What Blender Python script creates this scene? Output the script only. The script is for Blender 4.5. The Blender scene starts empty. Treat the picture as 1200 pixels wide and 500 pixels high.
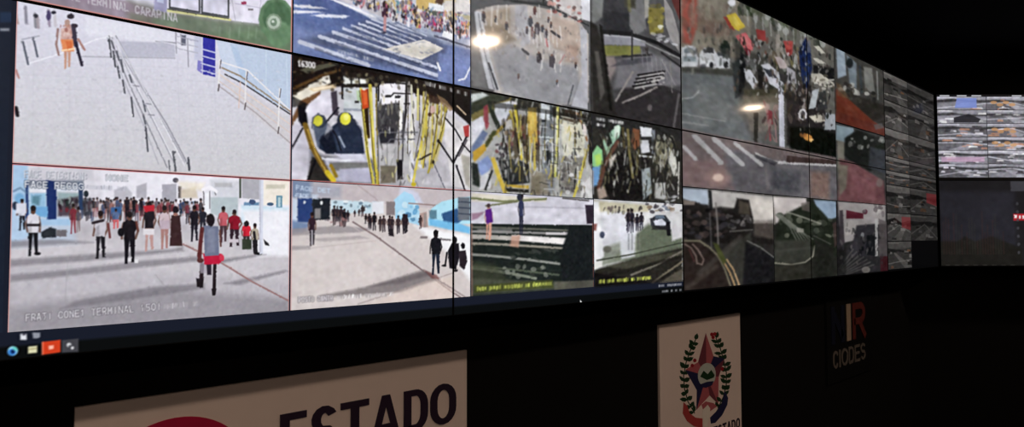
import bpy, math, random
import numpy as np
from mathutils import Matrix, Vector

# ------------------------------------------------------------------ camera, world, exposure
SC = bpy.context.scene
COL = SC.collection
FPX, YAW, PITCH, ROLL = 758.8, .7346, .0395, -.0025      # focal length in pixels of a 1200 x 500 frame
ZB = 1.35                                                # height of the lower edge of the video wall
CAM = np.array([-1.168, -1.555, ZB + .227])
fw = np.array([math.sin(YAW) * math.cos(PITCH), math.cos(YAW) * math.cos(PITCH), math.sin(PITCH)])
_r = np.array([math.cos(YAW), -math.sin(YAW), 0.0])
_u = np.cross(_r, fw)
rt = _r * math.cos(ROLL) + _u * math.sin(ROLL)
up = -_r * math.sin(ROLL) + _u * math.cos(ROLL)
cd = bpy.data.cameras.new('camera')
cam = bpy.data.objects.new('camera', cd)
COL.objects.link(cam)
cd.sensor_width = 36
cd.lens = 36 * FPX / 1200
cd.clip_start = .02
cam.matrix_world = Matrix(((rt[0], up[0], -fw[0], CAM[0]), (rt[1], up[1], -fw[1], CAM[1]),
                           (rt[2], up[2], -fw[2], CAM[2]), (0, 0, 0, 1)))
SC.camera = cam
w = bpy.data.worlds.new('world')
SC.world = w
w.use_nodes = True
w.node_tree.nodes['Background'].inputs[0].default_value = (0, 0, 0, 1)
vs = SC.view_settings
vs.view_transform = 'Standard'
vs.look = 'None'
vs.gamma = 1
vs.exposure = 0
vs.use_curve_mapping = False
LAMP_POWER = 240.0

# ------------------------------------------------------------------ helpers
def lin(c):
    return tuple((x / 12.92 if x <= .04045 else ((x + .055) / 1.055) ** 2.4) for x in [v / 255 for v in c])

def newmat(name):
    m = bpy.data.materials.new(name)
    m.use_nodes = True
    return m, m.node_tree, m.node_tree.nodes['Principled BSDF']

def paint(name, rgb, rough=.7, spec=.3, bump=0, scale=40, vary=.12):
    m, nt, b = newmat(name)
    tc = nt.nodes.new('ShaderNodeTexCoord')
    n = nt.nodes.new('ShaderNodeTexNoise')
    n.inputs['Scale'].default_value = scale
    n.inputs['Detail'].default_value = 6
    nt.links.new(tc.outputs['Object'], n.inputs['Vector'])
    rp = nt.nodes.new('ShaderNodeValToRGB')
    c = lin(rgb)
    rp.color_ramp.elements[0].color = tuple(x * (1 - vary) for x in c) + (1,)
    rp.color_ramp.elements[1].color = tuple(min(1, x * (1 + vary)) for x in c) + (1,)
    nt.links.new(n.outputs['Fac'], rp.inputs[0])
    nt.links.new(rp.outputs[0], b.inputs['Base Color'])
    b.inputs['Roughness'].default_value = rough
    b.inputs['Specular IOR Level'].default_value = spec
    if bump:
        bp = nt.nodes.new('ShaderNodeBump')
        bp.inputs['Strength'].default_value = bump
        bp.inputs['Distance'].default_value = .002
        nt.links.new(n.outputs['Fac'], bp.inputs['Height'])
        nt.links.new(bp.outputs[0], b.inputs['Normal'])
    return m

def screen_mat(name, rgb=None, rough=.075):
    """lit panel behind an anti-reflective film: light of its own plus a weak, slightly hazy mirror image"""
    m = bpy.data.materials.new(name)
    m.use_nodes = True
    nt = m.node_tree
    nt.nodes.clear()
    out = nt.nodes.new('ShaderNodeOutputMaterial')
    em = nt.nodes.new('ShaderNodeEmission')
    if rgb is None:
        at = nt.nodes.new('ShaderNodeAttribute')
        at.attribute_name = 'picture'
        nt.links.new(at.outputs['Color'], em.inputs['Color'])
    else:
        em.inputs['Color'].default_value = lin(rgb) + (1,)
    last = em.outputs[0]
    for col, rg in ((.026, rough), (.012, max(.32, rough))):
        g = nt.nodes.new('ShaderNodeBsdfGlossy')
        g.inputs['Color'].default_value = (col, col * .97, col * .92, 1)
        g.inputs['Roughness'].default_value = rg
        ad = nt.nodes.new('ShaderNodeAddShader')
        nt.links.new(last, ad.inputs[0])
        nt.links.new(g.outputs[0], ad.inputs[1])
        last = ad.outputs[0]
    nt.links.new(last, out.inputs['Surface'])
    m.cycles.emission_sampling = 'NONE'
    return m

def picture_mat(name, rough=.075):
    return screen_mat(name, None, rough)

def glow_mat(name, rgb, rough=.075):
    return screen_mat(name, rgb, rough)

def obj(name, me, mat, parent=None, label=None):
    o = bpy.data.objects.new(name, me)
    if mat is not None and not me.materials:
        me.materials.append(mat)
    COL.objects.link(o)
    o.parent = parent
    if label:
        o['label'] = label
    return o

def tag(o, label, cat, group=None):
    o['label'] = label
    o['category'] = cat
    if group:
        o['group'] = group
    return o

def empty(name, loc, rz=0):
    o = bpy.data.objects.new(name, None)
    o.empty_display_size = .1
    COL.objects.link(o)
    o.location = loc
    o.rotation_euler = (0, 0, rz)
    return o

def mesh(name, v, f, smooth=False):
    me = bpy.data.meshes.new(name)
    me.from_pydata([tuple(p) for p in v], [], f)
    me.update()
    return me

def boxes(name, lst):
    """lst of (x0,x1,y0,y1,z0,z1) joined in one mesh"""
    V, F = [], []
    for x0, x1, y0, y1, z0, z1 in lst:
        n = len(V)
        V += [(x0, y0, z0), (x1, y0, z0), (x1, y1, z0), (x0, y1, z0), (x0, y0, z1), (x1, y0, z1), (x1, y1, z1), (x0, y1, z1)]
        F += [tuple(n + i for i in q) for q in ((0, 3, 2, 1), (4, 5, 6, 7), (0, 1, 5, 4), (1, 2, 6, 5), (2, 3, 7, 6), (3, 0, 4, 7))]
    return mesh(name, V, F)

def slab(polys, y0, y1):
    """extruded outlines in the x-z plane, from front y0 to back y1"""
    V, F = [], []
    for p in polys:
        ar = sum(p[i][0] * p[(i + 1) % len(p)][1] - p[(i + 1) % len(p)][0] * p[i][1] for i in range(len(p)))
        p = list(p) if ar > 0 else list(p)[::-1]
        n, k = len(V), len(p)
        V += [(x, y0, z) for x, z in p] + [(x, y1, z) for x, z in p]
        F.append(tuple(range(n, n + k)))
        F.append(tuple(range(n + 2 * k - 1, n + k - 1, -1)))
        F += [(n + i, n + k + i, n + k + (i + 1) % k, n + (i + 1) % k) for i in range(k)]
    return V, F

def stroke(pts, wd, closed=False):
    """quads following a polyline with mitred joints"""
    P = [np.array(p, float) for p in pts]
    n = len(P)
    Lf, Rt = [], []
    for i in range(n):
        a = P[i - 1] if (i > 0 or closed) else None
        b = P[(i + 1) % n] if (i < n - 1 or closed) else None
        d0 = (P[i] - a) / np.linalg.norm(P[i] - a) if a is not None else None
        d1 = (b - P[i]) / np.linalg.norm(b - P[i]) if b is not None else None
        if d0 is None: d0 = d1
        if d1 is None: d1 = d0
        t = d0 + d1
        t = t / max(1e-6, np.linalg.norm(t))
        nn = np.array([-t[1], t[0]])
        k = wd / 2 / max(.35, abs(nn @ np.array([-d0[1], d0[0]])))
        Lf.append(P[i] + nn * k)
        Rt.append(P[i] - nn * k)
    m = n if closed else n - 1
    return [[Lf[i], Rt[i], Rt[(i + 1) % n], Lf[(i + 1) % n]] for i in range(m)]

def arc(cx, cy, rx, ry, a0, a1, n=8):
    return [(cx + rx * math.cos(math.radians(a0 + (a1 - a0) * i / n)), cy + ry * math.sin(math.radians(a0 + (a1 - a0) * i / n))) for i in range(n + 1)]

# strokes of capital letters in a unit box (x 0..1, y 0..1)
def glyph(c):
    s = {
        'A': [[(0, 0), (.43, .98)], [(.57, .98), (1, 0)], [(.4, 1), (.6, 1)], [(.2, .3), (.8, .3)]],
        'B': [[(0, 0), (0, 1)], [(0, 1), (.6, 1), (.9, .88), (.9, .66), (.6, .53), (0, .53)], [(.6, .53), (1, .4), (1, .12), (.65, 0), (0, 0)]],
        'C': [arc(.5, .68, .5, .32, 15, 180, 7) + arc(.5, .32, .5, .32, 180, 345, 7)],
        'D': [[(0, 0), (0, 1), (.5, 1)] + arc(.5, .62, .5, .38, 80, 0, 5) + arc(.5, .38, .5, .38, 0, -80, 5) + [(.5, 0), (0, 0)]],
        'E': [[(1, 1), (0, 1), (0, 0), (1, 0)], [(0, .52), (.85, .52)]],
        'F': [[(1, 1), (0, 1), (0, 0)], [(0, .52), (.8, .52)]],
        'G': [[(1, .85), (.7, 1), (.3, 1), (0, .75), (0, .25), (.3, 0), (.7, 0), (1, .2), (1, .48), (.55, .48)]],
        'H': [[(0, 0), (0, 1)], [(1, 0), (1, 1)], [(0, .5), (1, .5)]],
        'I': [[(.5, 0), (.5, 1)]],
        'L': [[(0, 1), (0, 0), (1, 0)]],
        'M': [[(0, 0), (0, 1), (.5, .4), (1, 1), (1, 0)]],
        'N': [[(0, 0), (0, 1)], [(1, 0), (1, 1)], [(.04, .95), (.96, .05)]],
        'O': [arc(.5, .62, .5, .38, 0, 180, 10) + arc(.5, .38, .5, .38, 180, 360, 10) + [(1, .62)]],
        'P': [[(0, 0), (0, 1), (.65, 1), (1, .86), (1, .62), (.65, .48), (0, .48)]],
        'R': [[(0, 0), (0, 1), (.6, 1)] + arc(.6, .74, .4, .26, 80, -80, 6) + [(.55, .48), (0, .48)], [(.5, .48), (1, 0)]],
        'S': [arc(.5, .745, .5, .255, 25, 245, 9) + arc(.5, .255, .5, .255, 65, -155, 9)],
        'T': [[(.5, 0), (.5, 1)], [(0, 1), (1, 1)]],
        'U': [[(0, 1), (0, .25), (.3, 0), (.7, 0), (1, .25), (1, 1)]],
        'V': [[(0, 1), (.5, 0), (1, 1)]],
        'X': [[(0, 0), (1, 1)], [(0, 1), (1, 0)]],
        'Z': [[(0, 1), (1, 1), (0, 0), (1, 0)]],
        '0': [[(.3, 0), (0, .25), (0, .75), (.3, 1), (.7, 1), (1, .75), (1, .25), (.7, 0), (.3, 0)]],
        '1': [[(.2, .8), (.5, 1), (.5, 0)]],
        '2': [[(0, .8), (.3, 1), (.7, 1), (1, .75), (0, 0), (1, 0)]],
        '3': [[(0, 1), (1, 1), (.4, .58), (.9, .5), (1, .2), (.6, 0), (0, .08)]],
        '4': [[(.75, 0), (.75, 1), (0, .3), (1, .3)]],
        '5': [[(1, 1), (0, 1), (0, .56), (.7, .56), (1, .3), (.7, 0), (0, 0)]],
        '6': [[(.9, 1), (.3, .9), (0, .4), (.2, 0), (.8, 0), (1, .3), (.7, .52), (.1, .45)]],
        '8': [[(.3, .53), (.05, .75), (.3, 1), (.7, 1), (.95, .75), (.7, .53), (.3, .53), (0, .25), (.3, 0), (.7, 0), (1, .25), (.7, .53)]],
        '9': [[(.1, 0), (.7, .1), (1, .6), (.8, 1), (.2, 1), (0, .7), (.3, .48), (.9, .55)]],
        ':': [[(.5, .15), (.5, .25)], [(.5, .7), (.5, .8)]],
        '/': [[(0, 0), (1, 1)]], '-': [[(.1, .5), (.9, .5)]], '.': [[(.4, 0), (.6, .05)]],
    }
    return s.get(c, [])

# ------------------------------------------------------------------ planes: pixel -> metres on the plane
class Plane:
    def __init__(s, o, ang):
        s.o = np.array(o, float)
        s.e = np.array([math.cos(ang), math.sin(ang), 0.0])
        s.n = np.array([-math.sin(ang), math.cos(ang), 0.0])
        s.ang = ang

    def inv(s, x, y):
        x = np.asarray(x, float); y = np.asarray(y, float)
        d = fw[None] + rt[None] * ((x.reshape(-1, 1) - 600) / FPX) + up[None] * ((250 - y.reshape(-1, 1)) / FPX)
        t = ((s.o - CAM) @ s.n) / (d @ s.n)
        P = CAM + t[:, None] * d - s.o
        return P @ s.e, P[:, 2]

    def A(s, x, y): return float(s.inv([x], [y])[0][0])
    def B(s, x, y): return float(s.inv([x], [y])[1][0])
    def at(s, x, y):
        a, b = s.inv([x], [y]); return float(a[0]), float(b[0])

    def px(s, a, b):
        d = s.o + s.e * a + np.array([0, 0, b]) - CAM
        z = d @ fw
        return 600 + FPX * (d @ rt) / z, 250 - FPX * (d @ up) / z

RECESS = .25
MAIN = Plane((0, 0, ZB), 0)
LOWER = Plane((0, RECESS - .012, ZB), 0)                 # face of the boards under the video wall
PW, PH = 1.215, .6864
CORNER = MAIN.A(1097.5, 200)
RANG = math.radians(-41.0)
RIGHT = Plane((CORNER + .012, -.008, ZB), RANG)

# ------------------------------------------------------------------ painter: draws a camera picture as colours on a fine flat grid
RNG = np.random.RandomState(7)
random.seed(11)
FEEDS = []
C = None

KQ = 1.35                                                # picture samples per photo pixel

class Feed:
    def __init__(s, name, label, pl, a0, a1, b0, b1, bg, k=1.0, ref=None):
        global C
        s.name, s.label, s.pl, s.a0, s.a1, s.b0, s.b1 = name, label, pl, a0, a1, b0, b1
        am, bm = ((a0 + a1) / 2, (b0 + b1) / 2) if ref is None else pl.at(*ref)
        e = .01
        k *= KQ
        xa, ya = pl.px(am - e, bm); xb, yb = pl.px(am + e, bm)
        xc, yc = pl.px(am, bm - e); xd, yd = pl.px(am, bm + e)
        s.sx = abs(xb - xa) / (2 * e) * k
        s.sy = abs(yd - yc) / (2 * e) * k
        s.nx = int(max(8, round((a1 - a0) * s.sx)))
        s.ny = int(max(8, round((b1 - b0) * s.sy)))
        s.k = k
        s.im = np.ones((s.ny, s.nx, 3)) * np.array(bg, float)
        FEEDS.append(s)
        C = s

    def T(s, pts):
        p = np.array(pts, float)
        a, b = s.pl.inv(p[:, 0], p[:, 1])
        return np.stack([(a - s.a0) / (s.a1 - s.a0) * s.nx, (s.b1 - b) / (s.b1 - s.b0) * s.ny], 1)

    def blend(s, q, pad, fn, col, soft, al):
        x0 = max(0, int(q[:, 0].min() - pad)); x1 = min(s.nx, int(q[:, 0].max() + pad) + 2)
        y0 = max(0, int(q[:, 1].min() - pad)); y1 = min(s.ny, int(q[:, 1].max() + pad) + 2)
        if x1 <= x0 or y1 <= y0: return
        X, Y = np.meshgrid(np.arange(x0, x1) + .5, np.arange(y0, y1) + .5)
        m = np.clip(.5 - fn(X, Y) / max(.8, soft), 0, 1)[..., None] * al
        v = s.im[y0:y1, x0:x1]
        v += (np.array(col, float) - v) * m

def segd(X, Y, p, q):
    d = q - p
    l = max(1e-9, d @ d)
    t = np.clip(((X - p[0]) * d[0] + (Y - p[1]) * d[1]) / l, 0, 1)
    return np.hypot(X - p[0] - t * d[0], Y - p[1] - t * d[1])

def P(col, pts, soft=1.2, al=1.0):
    q = C.T(pts)
    def fn(X, Y):
        d = np.full(X.shape, 1e9); ins = np.zeros(X.shape, bool)
        for i in range(len(q)):
            a, b = q[i], q[(i + 1) % len(q)]
            d = np.minimum(d, segd(X, Y, a, b))
            if a[1] != b[1]:
                ins ^= ((a[1] > Y) != (b[1] > Y)) & (X < (b[0] - a[0]) * (Y - a[1]) / (b[1] - a[1]) + a[0])
        return np.where(ins, -d, d)
    C.blend(q, soft + 1, fn, col, soft, al)

def R(col, x0, y0, x1, y1, soft=1.2, al=1.0):
    P(col, [(x0, y0), (x1, y0), (x1, y1), (x0, y1)], soft, al)

def L(col, wd, pts, soft=1.2, al=1.0):
    q = C.T(pts)
    h = wd * C.k / 2
    def fn(X, Y):
        d = np.full(X.shape, 1e9)
        for i in range(len(q) - 1):
            d = np.minimum(d, segd(X, Y, q[i], q[i + 1]))
        return d - h
    C.blend(q, h + soft + 1, fn, col, soft, al)

def E(col, cx, cy, rx, ry, soft=1.2, al=1.0, rot=0):
    c, s_ = math.cos(math.radians(rot)), math.sin(math.radians(rot))
    P(col, [(cx + rx * math.cos(t) * c - ry * math.sin(t) * s_, cy + rx * math.cos(t) * s_ + ry * math.sin(t) * c) for t in [i * math.tau / 12 for i in range(12)]], soft, al)

def up2(g, ny, nx):
    y = np.linspace(0, g.shape[0] - 1.001, ny); x = np.linspace(0, g.shape[1] - 1.001, nx)
    yi, xi = y.astype(int), x.astype(int)
    fy, fx = (y - yi)[:, None], (x - xi)[None]
    if g.ndim == 3: fy, fx = fy[..., None], fx[..., None]
    return (g[yi][:, xi] * (1 - fy) * (1 - fx) + g[yi + 1][:, xi] * fy * (1 - fx) + g[yi][:, xi + 1] * (1 - fy) * fx + g[yi + 1][:, xi + 1] * fy * fx)

def noise(amp=6, cell=3, chroma=.3):
    amp *= .75
    cell *= C.k
    gy, gx = max(3, int(C.ny / cell) + 2), max(3, int(C.nx / cell) + 2)
    g = RNG.normal(0, amp, (gy, gx, 1)) + RNG.normal(0, amp * chroma, (gy, gx, 3))
    C.im = np.clip(C.im + up2(g, C.ny, C.nx), 0, 255)

def vgrad(top, bot):
    t = np.linspace(0, 1, C.ny)[:, None, None]
    C.im[:] = np.array(top, float) * (1 - t) + np.array(bot, float) * t

def soften(im, n=1):
    for _ in range(n):
        p = np.pad(im, ((1, 1), (1, 1), (0, 0)), 'edge')
        im = (p[:-2, 1:-1] + p[2:, 1:-1] + p[1:-1, :-2] + p[1:-1, 2:] + 4 * p[1:-1, 1:-1]) / 8
    return im

def blur(n=1, warp=.4, cell=3, sharp=.8, con=1.0, gain=1.0, grain=.045, sat=1.0):
    """camera look: edges wander a little, then the over-sharpening of a video stream"""
    ny, nx = C.ny, C.nx
    for q, am in ((26 * C.k, grain * .8), (6 * C.k, grain)):
        C.im = C.im * (1 + up2(RNG.normal(0, am, (int(ny / q) + 3, int(nx / q) + 3, 1)), ny, nx))
    gy, gx = int(ny / cell) + 3, int(nx / cell) + 3
    dx, dy = [up2(RNG.normal(0, warp, (gy, gx)), ny, nx) for _ in range(2)]
    Y, X = np.mgrid[0:ny, 0:nx]
    C.im = C.im[np.clip(np.rint(Y + dy), 0, ny - 1).astype(int), np.clip(np.rint(X + dx), 0, nx - 1).astype(int)]
    C.im = soften(C.im, n)
    C.im = C.im + sharp * (C.im - soften(C.im, 5))
    m = C.im.mean((0, 1))
    C.im = np.clip(((C.im - m) * con + m) * gain, 0, 255)
    g = C.im.mean(2, keepdims=True)
    C.im = g + (C.im - g) * sat

def edge(col, wd, sides='LRTB'):
    """border line of a camera window"""
    n = max(1, int(round(wd * C.k)))
    c = np.array(col, float)
    if 'L' in sides: C.im[:, :n] = c
    if 'R' in sides: C.im[:, -n:] = c
    if 'T' in sides: C.im[:n] = c
    if 'B' in sides: C.im[-n:] = c

def text(s, x0, y0, x1, y1, h, col, wd=1.0, al=.9):
    n = len(s)
    for i, ch in enumerate(s):
        for pl in glyph(ch.upper()):
            L(col, wd, [(x0 + (x1 - x0) * (i + .12 + .66 * gx) / n, y0 + (y1 - y0) * (i + .12 + .66 * gx) / n - h * gy) for gx, gy in pl], 1.0, al)

def smudge(words, x0, y0, x1, y1, h, col, al=.7):
    """a caption too blurred to read: word-long smears with a few brighter uprights"""
    n = sum(words) + len(words) - 1
    r = random.Random(int(x0 * 7 + y0))
    i = 0
    for wl in words:
        q = lambda t, v: (x0 + (x1 - x0) * t / n, y0 + (y1 - y0) * t / n - h * v)
        P(col, [q(i, .1), q(i + wl, .1), q(i + wl, .9), q(i, .9)], 2.2, al * .6)
        for k in range(int(wl * 1.6)):
            t = i + r.uniform(.1, wl - .1)
            br = r.choice([.75, 1.0, 1.25])
            L([min(255, v * br) for v in col], .9, [q(t, r.uniform(0, .4)), q(t + r.uniform(-.2, .2), r.uniform(.6, 1))], 1.1, al)
        i += wl + 1

def man(x, y0, y1, top, legs, skin=(95, 65, 55), wd=None, hair=(35, 28, 30), lean=0, al=1.0):
    h = y1 - y0
    wd = wd or h * .26
    xt = x + lean
    st = wd * random.uniform(-.1, .14)
    kx = (x * 7.3 + y0 * 3.1) % 1 - .5                     # every walker steps a little differently
    P(legs, [(x - wd * .38, y0 + h * .5), (x + wd * .02, y0 + h * .5), (x - wd * .06 + st, y0 + h * .76), (x - wd * .12 + st, y1), (x - wd * .32 + st, y1), (x - wd * .34, y0 + h * .74)], 1.3, al)
    P(legs, [(x - wd * .02, y0 + h * .5), (x + wd * .38, y0 + h * .5), (x + wd * .36, y0 + h * .74), (x + wd * .3 - st, y1 - h * .03), (x + wd * .1 - st, y1 - h * .03), (x + wd * .08, y0 + h * .76)], 1.3, al)
    L(skin, max(1, wd * .15), [(xt - wd * .42, y0 + h * .24), (x - wd * (.56 + .1 * kx), y0 + h * .38), (x - wd * (.48 - .25 * kx), y0 + h * .52)], 1.3, al * .85)
    L(skin, max(1, wd * .15), [(xt + wd * .42, y0 + h * .24), (x + wd * (.56 - .1 * kx), y0 + h * .38), (x + wd * (.46 + .25 * kx), y0 + h * .52)], 1.3, al * .85)
    P(top, [(xt - wd * .14, y0 + h * .16), (xt + wd * .14, y0 + h * .16), (xt + wd * .44, y0 + h * .21), (xt + wd * .5, y0 + h * .33), (x + wd * .36, y0 + h * .4), (x + wd * .38, y0 + h * .54), (x - wd * .38, y0 + h * .54), (x - wd * .36, y0 + h * .4), (xt - wd * .5, y0 + h * .33), (xt - wd * .44, y0 + h * .21)], 1.3, al)
    P([v * .72 for v in top], [(x - wd * .36, y0 + h * .36), (x - wd * .1, y0 + h * .3), (x - wd * .14, y0 + h * .54), (x - wd * .38, y0 + h * .54)], 2, al * .6)
    E(skin, xt, y0 + h * .11, h * .05, h * .075, 1.2, al)
    E(hair, xt, y0 + h * .065, h * .056, h * .06, 1.2, al)

def specks(x0, y0, x1, y1, n, pal, rx=2, ry=4, al=.85, slope=0, soft=1.5):
    for _ in range(n):
        x = random.uniform(x0, x1)
        y = random.uniform(y0, y1) + slope * (x - x0)
        E(random.choice(pal), x, y, rx * random.uniform(.5, 1.3), ry * random.uniform(.5, 1.3), soft, al * random.uniform(.6, 1), random.uniform(-25, 25))
SEAM = .692
TOP = 1.384
G = .0035                                                # half of the gap between two neighbouring pictures
a_l, a_1, a_2, a_3, a_4 = -1.050, -.503, .065, .640, PW
a_5, a_6, a_7, a_8, a_9 = 2.035, MAIN.A(948.5, 200), MAIN.A(981, 190), MAIN.A(1038, 200), MAIN.A(1066, 200)
b_red, b_txt, b_r2 = .375, .053, .452
WHITE, BLACK = (235, 235, 240), (6, 6, 8)

# ---- 1: side of a green and white bus (upper left)
Feed('video_feed', 'camera picture of a white and green bus beside the pavement', MAIN, a_l, a_1, SEAM + .0026, TOP - .012, (212, 210, 228), 1.0, (180, 15))
vgrad((196, 202, 214), (214, 211, 229))
for i in range(5):
    x = 20 + i * 66
    P((52, 64, 82), [(x, -300 + i * 38), (x + 58, -284 + i * 38), (x + 58, -120 + i * 26), (x, -134 + i * 26)], 3)
    P((96, 116, 138), [(x + 5, -290 + i * 38), (x + 28, -284 + i * 38), (x + 18, -140 + i * 26), (x + 5, -142 + i * 26)], 6, .6)
P((108, 138, 106), [(0, -70), (342, 20), (342, 8), (0, -86)], 2)
P((150, 138, 152), [(0, -40), (105, -14), (160, 6), (208, 20), (208, 60), (0, 20)], 10)
P((120, 120, 112), [(150, 0), (200, 12), (342, 36), (342, 70), (150, 30)], 14)
P((112, 124, 108), [(180, 15), (268, 26), (342, 30), (342, 66), (180, 38)], 10)
P((104, 124, 100), [(240, 40), (342, 30), (342, 66), (240, 52)], 12)
P((150, 134, 150), [(60, -20), (150, 2), (190, 16), (190, 22), (60, -4)], 6, .7)
P((222, 219, 234), [(196, -40), (342, -40), (342, 26), (306, 28), (196, 14)], 2)
P((160, 158, 190), [(186, -40), (196, -40), (196, 14), (180, 12)], 3)
P((200, 205, 232), [(187, -40), (192, -40), (192, 4), (184, 2)], 2)
for x0, x1 in ((200, 234), (238, 268)):
    P((70, 72, 76), [(x0 - 2, -40), (x1 + 1, -40), (x1 + 1, 10 + (x1 - 200) * .16), (x0 - 2, 10 + (x0 - 200) * .16)], 1.5)
    P((214, 212, 230), [(x0, -40), (x1 - 1, -40), (x1 - 1, 7.5 + (x1 - 200) * .16), (x0, 7.5 + (x0 - 200) * .16)], 1.5)
L((206, 204, 150), 3, [(197, 12.5), (270, 23)], 1.6)
L((58, 60, 52), 1.2, [(197, 10.5), (268, 21.5)], 1.2)
L((180, 178, 190), 1, [(272, 0), (276, 24)], 1.5)
L((186, 182, 200), 1, [(276, 4), (305, 9)], 1.5); L((186, 182, 200), 1, [(308, -20), (303, 26)], 1.5)
R((150, 60, 90), 283, 2, 289, 5); R((120, 115, 120), 291, 10, 297, 12)
E((98, 126, 98), 324, 22, 21, 25, 3); E((78, 106, 80), 325, 20, 17, 19, 4); E((104, 134, 104), 327, 40, 15, 16, 5)
E((122, 142, 120), 321, 26, 9.5, 10.5, 2); E((176, 190, 176), 321, 26, 7.5, 8, 2); E((110, 130, 112), 321, 26, 4, 4.5, 1.5); E((190, 200, 190), 320, 25, 1.6, 1.8)
for x in (258, 270, 281, 292, 301): L((130, 150, 130), 2.5, [(x, 32), (x - 1, 44)], 3, .5)
text('12 TERMINAL CARAPINA', 82, -1, 209, 25.5, 8.5, (196, 192, 200), 1.5, .8)
noise(4, 4); blur(1)
edge((206, 140, 134), 1.7, 'B'); edge((206, 140, 134), 1.2, 'LR')

# ---- 2: pale ramp with handrails
Feed('video_feed', 'camera picture of a pale ramp with handrails and a person in orange', MAIN, a_l, a_1, b_red, SEAM - .0026, (204, 203, 217))
vgrad((218, 217, 233), (204, 203, 208))
for x in range(40, 340, 42): L((190, 189, 202), 1, [(x, 70), (x * 1.05 - 6, 210)], 2, .3)
for y in range(72, 200, 15): L((192, 191, 203), 1, [(16, y), (340, y + 12)], 2, .3)
P((226, 226, 238), [(100, 20), (200, 38), (230, 50), (225, 62), (140, 44), (100, 40)], 5)
P((190, 190, 206), [(140, 48), (205, 50), (205, 67), (144, 67)], 3)
L((158, 158, 168), 1.3, [(96, 66), (205, 68)], 1.6, .7); L((130, 130, 140), 1.4, [(183, 48), (206, 50)], 1.4, .8)
P((190, 204, 226), [(254, 46), (342, 62), (342, 133), (300, 108), (262, 82)], 2)
P((204, 214, 234), [(254, 46), (270, 50), (284, 98), (262, 82)], 3); P((182, 200, 226), [(270, 52), (278, 54), (292, 98), (284, 94)], 3)
L((206, 222, 236), 1.2, [(312, 58), (312, 112)], 1.5, .7); L((206, 222, 236), 1.2, [(336, 60), (337, 128)], 1.5, .7)
P((54, 54, 158), [(238, 38), (252.5, 42), (252.5, 90), (238, 87)], 1.2)
P((110, 104, 190), [(232, 70), (237, 72), (237, 86), (231, 82)], 1.6, .8)
for y in (57, 65, 74, 82): L((206, 208, 236), 1.6, [(236, y), (254, y + 5)], 1.2)
R((196, 198, 220), 228, 38, 237, 70, 3)
for x, y0, y1 in ((206, 38, 62), (220, 45, 78), (212, 40, 52)): L((142, 140, 152), 1.1, [(x, y0), (x + 1, y1)], 1.4)
R((60, 62, 80), 213, 41, 218, 53, 2, .8)
for y, c in ((48, (170, 170, 186)), (55, (178, 178, 192)), (62, (176, 176, 190))): L(c, 1.2, [(206, y - 6), (232, y)], 1.6)
# right handrail
P((206, 200, 202), [(256, 86), (342, 140), (342, 170), (290, 130)], 6, .5)
L((236, 234, 238), 1.8, [(258, 72), (290, 82), (341, 130)], 1.4)
L((150, 132, 112), 2.0, [(260, 79), (282, 89), (341, 131)], 1.4); L((58, 56, 60), 1.9, [(264, 87), (284, 97), (341, 134)], 1.4)
L((226, 206, 196), 1.3, [(256, 86), (341, 146)], 1.4); L((214, 196, 190), 1.3, [(256, 94), (341, 156)], 1.4); L((168, 160, 164), 1.6, [(256, 100), (300, 132), (341, 168)], 2)
for x, y0, y1 in ((258, 70, 106), (289, 84, 128), (328, 104, 156)):
    L((232, 230, 232), 2, [(x, y0), (x - 2, y1)], 1.4); L((90, 86, 96), 1.2, [(x + 1.4, y0), (x, y0 + 10)], 1.2); L((104, 96, 100), 2, [(x - 1, y1 - 7), (x - 2, y1)], 1.4)
L((222, 196, 186), 1.4, [(282, 96), (280, 126)], 1.6)
# rope and middle handrails
L((236, 236, 246), 1.3, [(34, 74), (60, 66), (90, 56), (112, 46), (132, 42)], 1.3)
L((222, 222, 234), 1.2, [(134, 42), (170, 44), (205, 52)], 1.6)
for pts, c, wd in (([(128, 42), (150, 95), (176, 152), (196, 196)], (128, 128, 138), 1.3), ([(132, 44), (160, 102), (190, 162), (207, 196)], (150, 150, 162), 1.2),
                   ([(136, 42), (162, 92), (196, 146), (223, 197)], (134, 134, 146), 1.4), ([(140, 60), (170, 108), (200, 158), (217, 190)], (160, 160, 172), 1.2),
                   ([(126, 44), (146, 96), (170, 150), (186, 192)], (170, 170, 182), 1.1)): L(c, wd, pts, 1.4, .9)
for x, y0, y1 in ((128, 46, 67), (133, 60, 78), (138, 78, 91), (144, 94, 109), (154, 114, 136), (171, 148, 177)):
    L((74, 76, 84), 1.9, [(x, y0), (x + 2.4, y1)], 1.3)
for x, y0, y1 in ((131, 48, 56), (137, 60, 70), (142, 70, 84), (152, 88, 96), (168, 118, 130), (168, 134, 145)):
    L((92, 94, 104), 2.1, [(x, y0), (x + 2.5, y1)], 1.4)
for dx in (3.2, 7.5): L((236, 236, 244), 1.1, [(130 + dx, 46), (154 + dx * 1.6, 98), (182 + dx * 2, 156), (200 + dx * 2.2, 194)], 1.2, .8)
for x, y in ((174, 121), (178, 134), (160, 100)): L((140, 140, 152), 1.2, [(x - 4, y), (x + 3, y + 1)], 1.2)
L((86, 88, 94), 2.4, [(203, 178), (206, 200)], 1.3); L((110, 112, 118), 1.6, [(198, 188), (199, 200)], 1.3); L((74, 76, 84), 2.6, [(221, 185), (222, 199)], 1.3); E((100, 100, 108), 204, 178, 2.5, 2)
L((92, 96, 110), 2, [(27, 49), (33, 75)], 1.3); L((92, 96, 110), 2, [(39, 44), (44, 66)], 1.3); L((150, 152, 168), 1.2, [(26, 46), (46, 42)], 1.4, .8)
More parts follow.
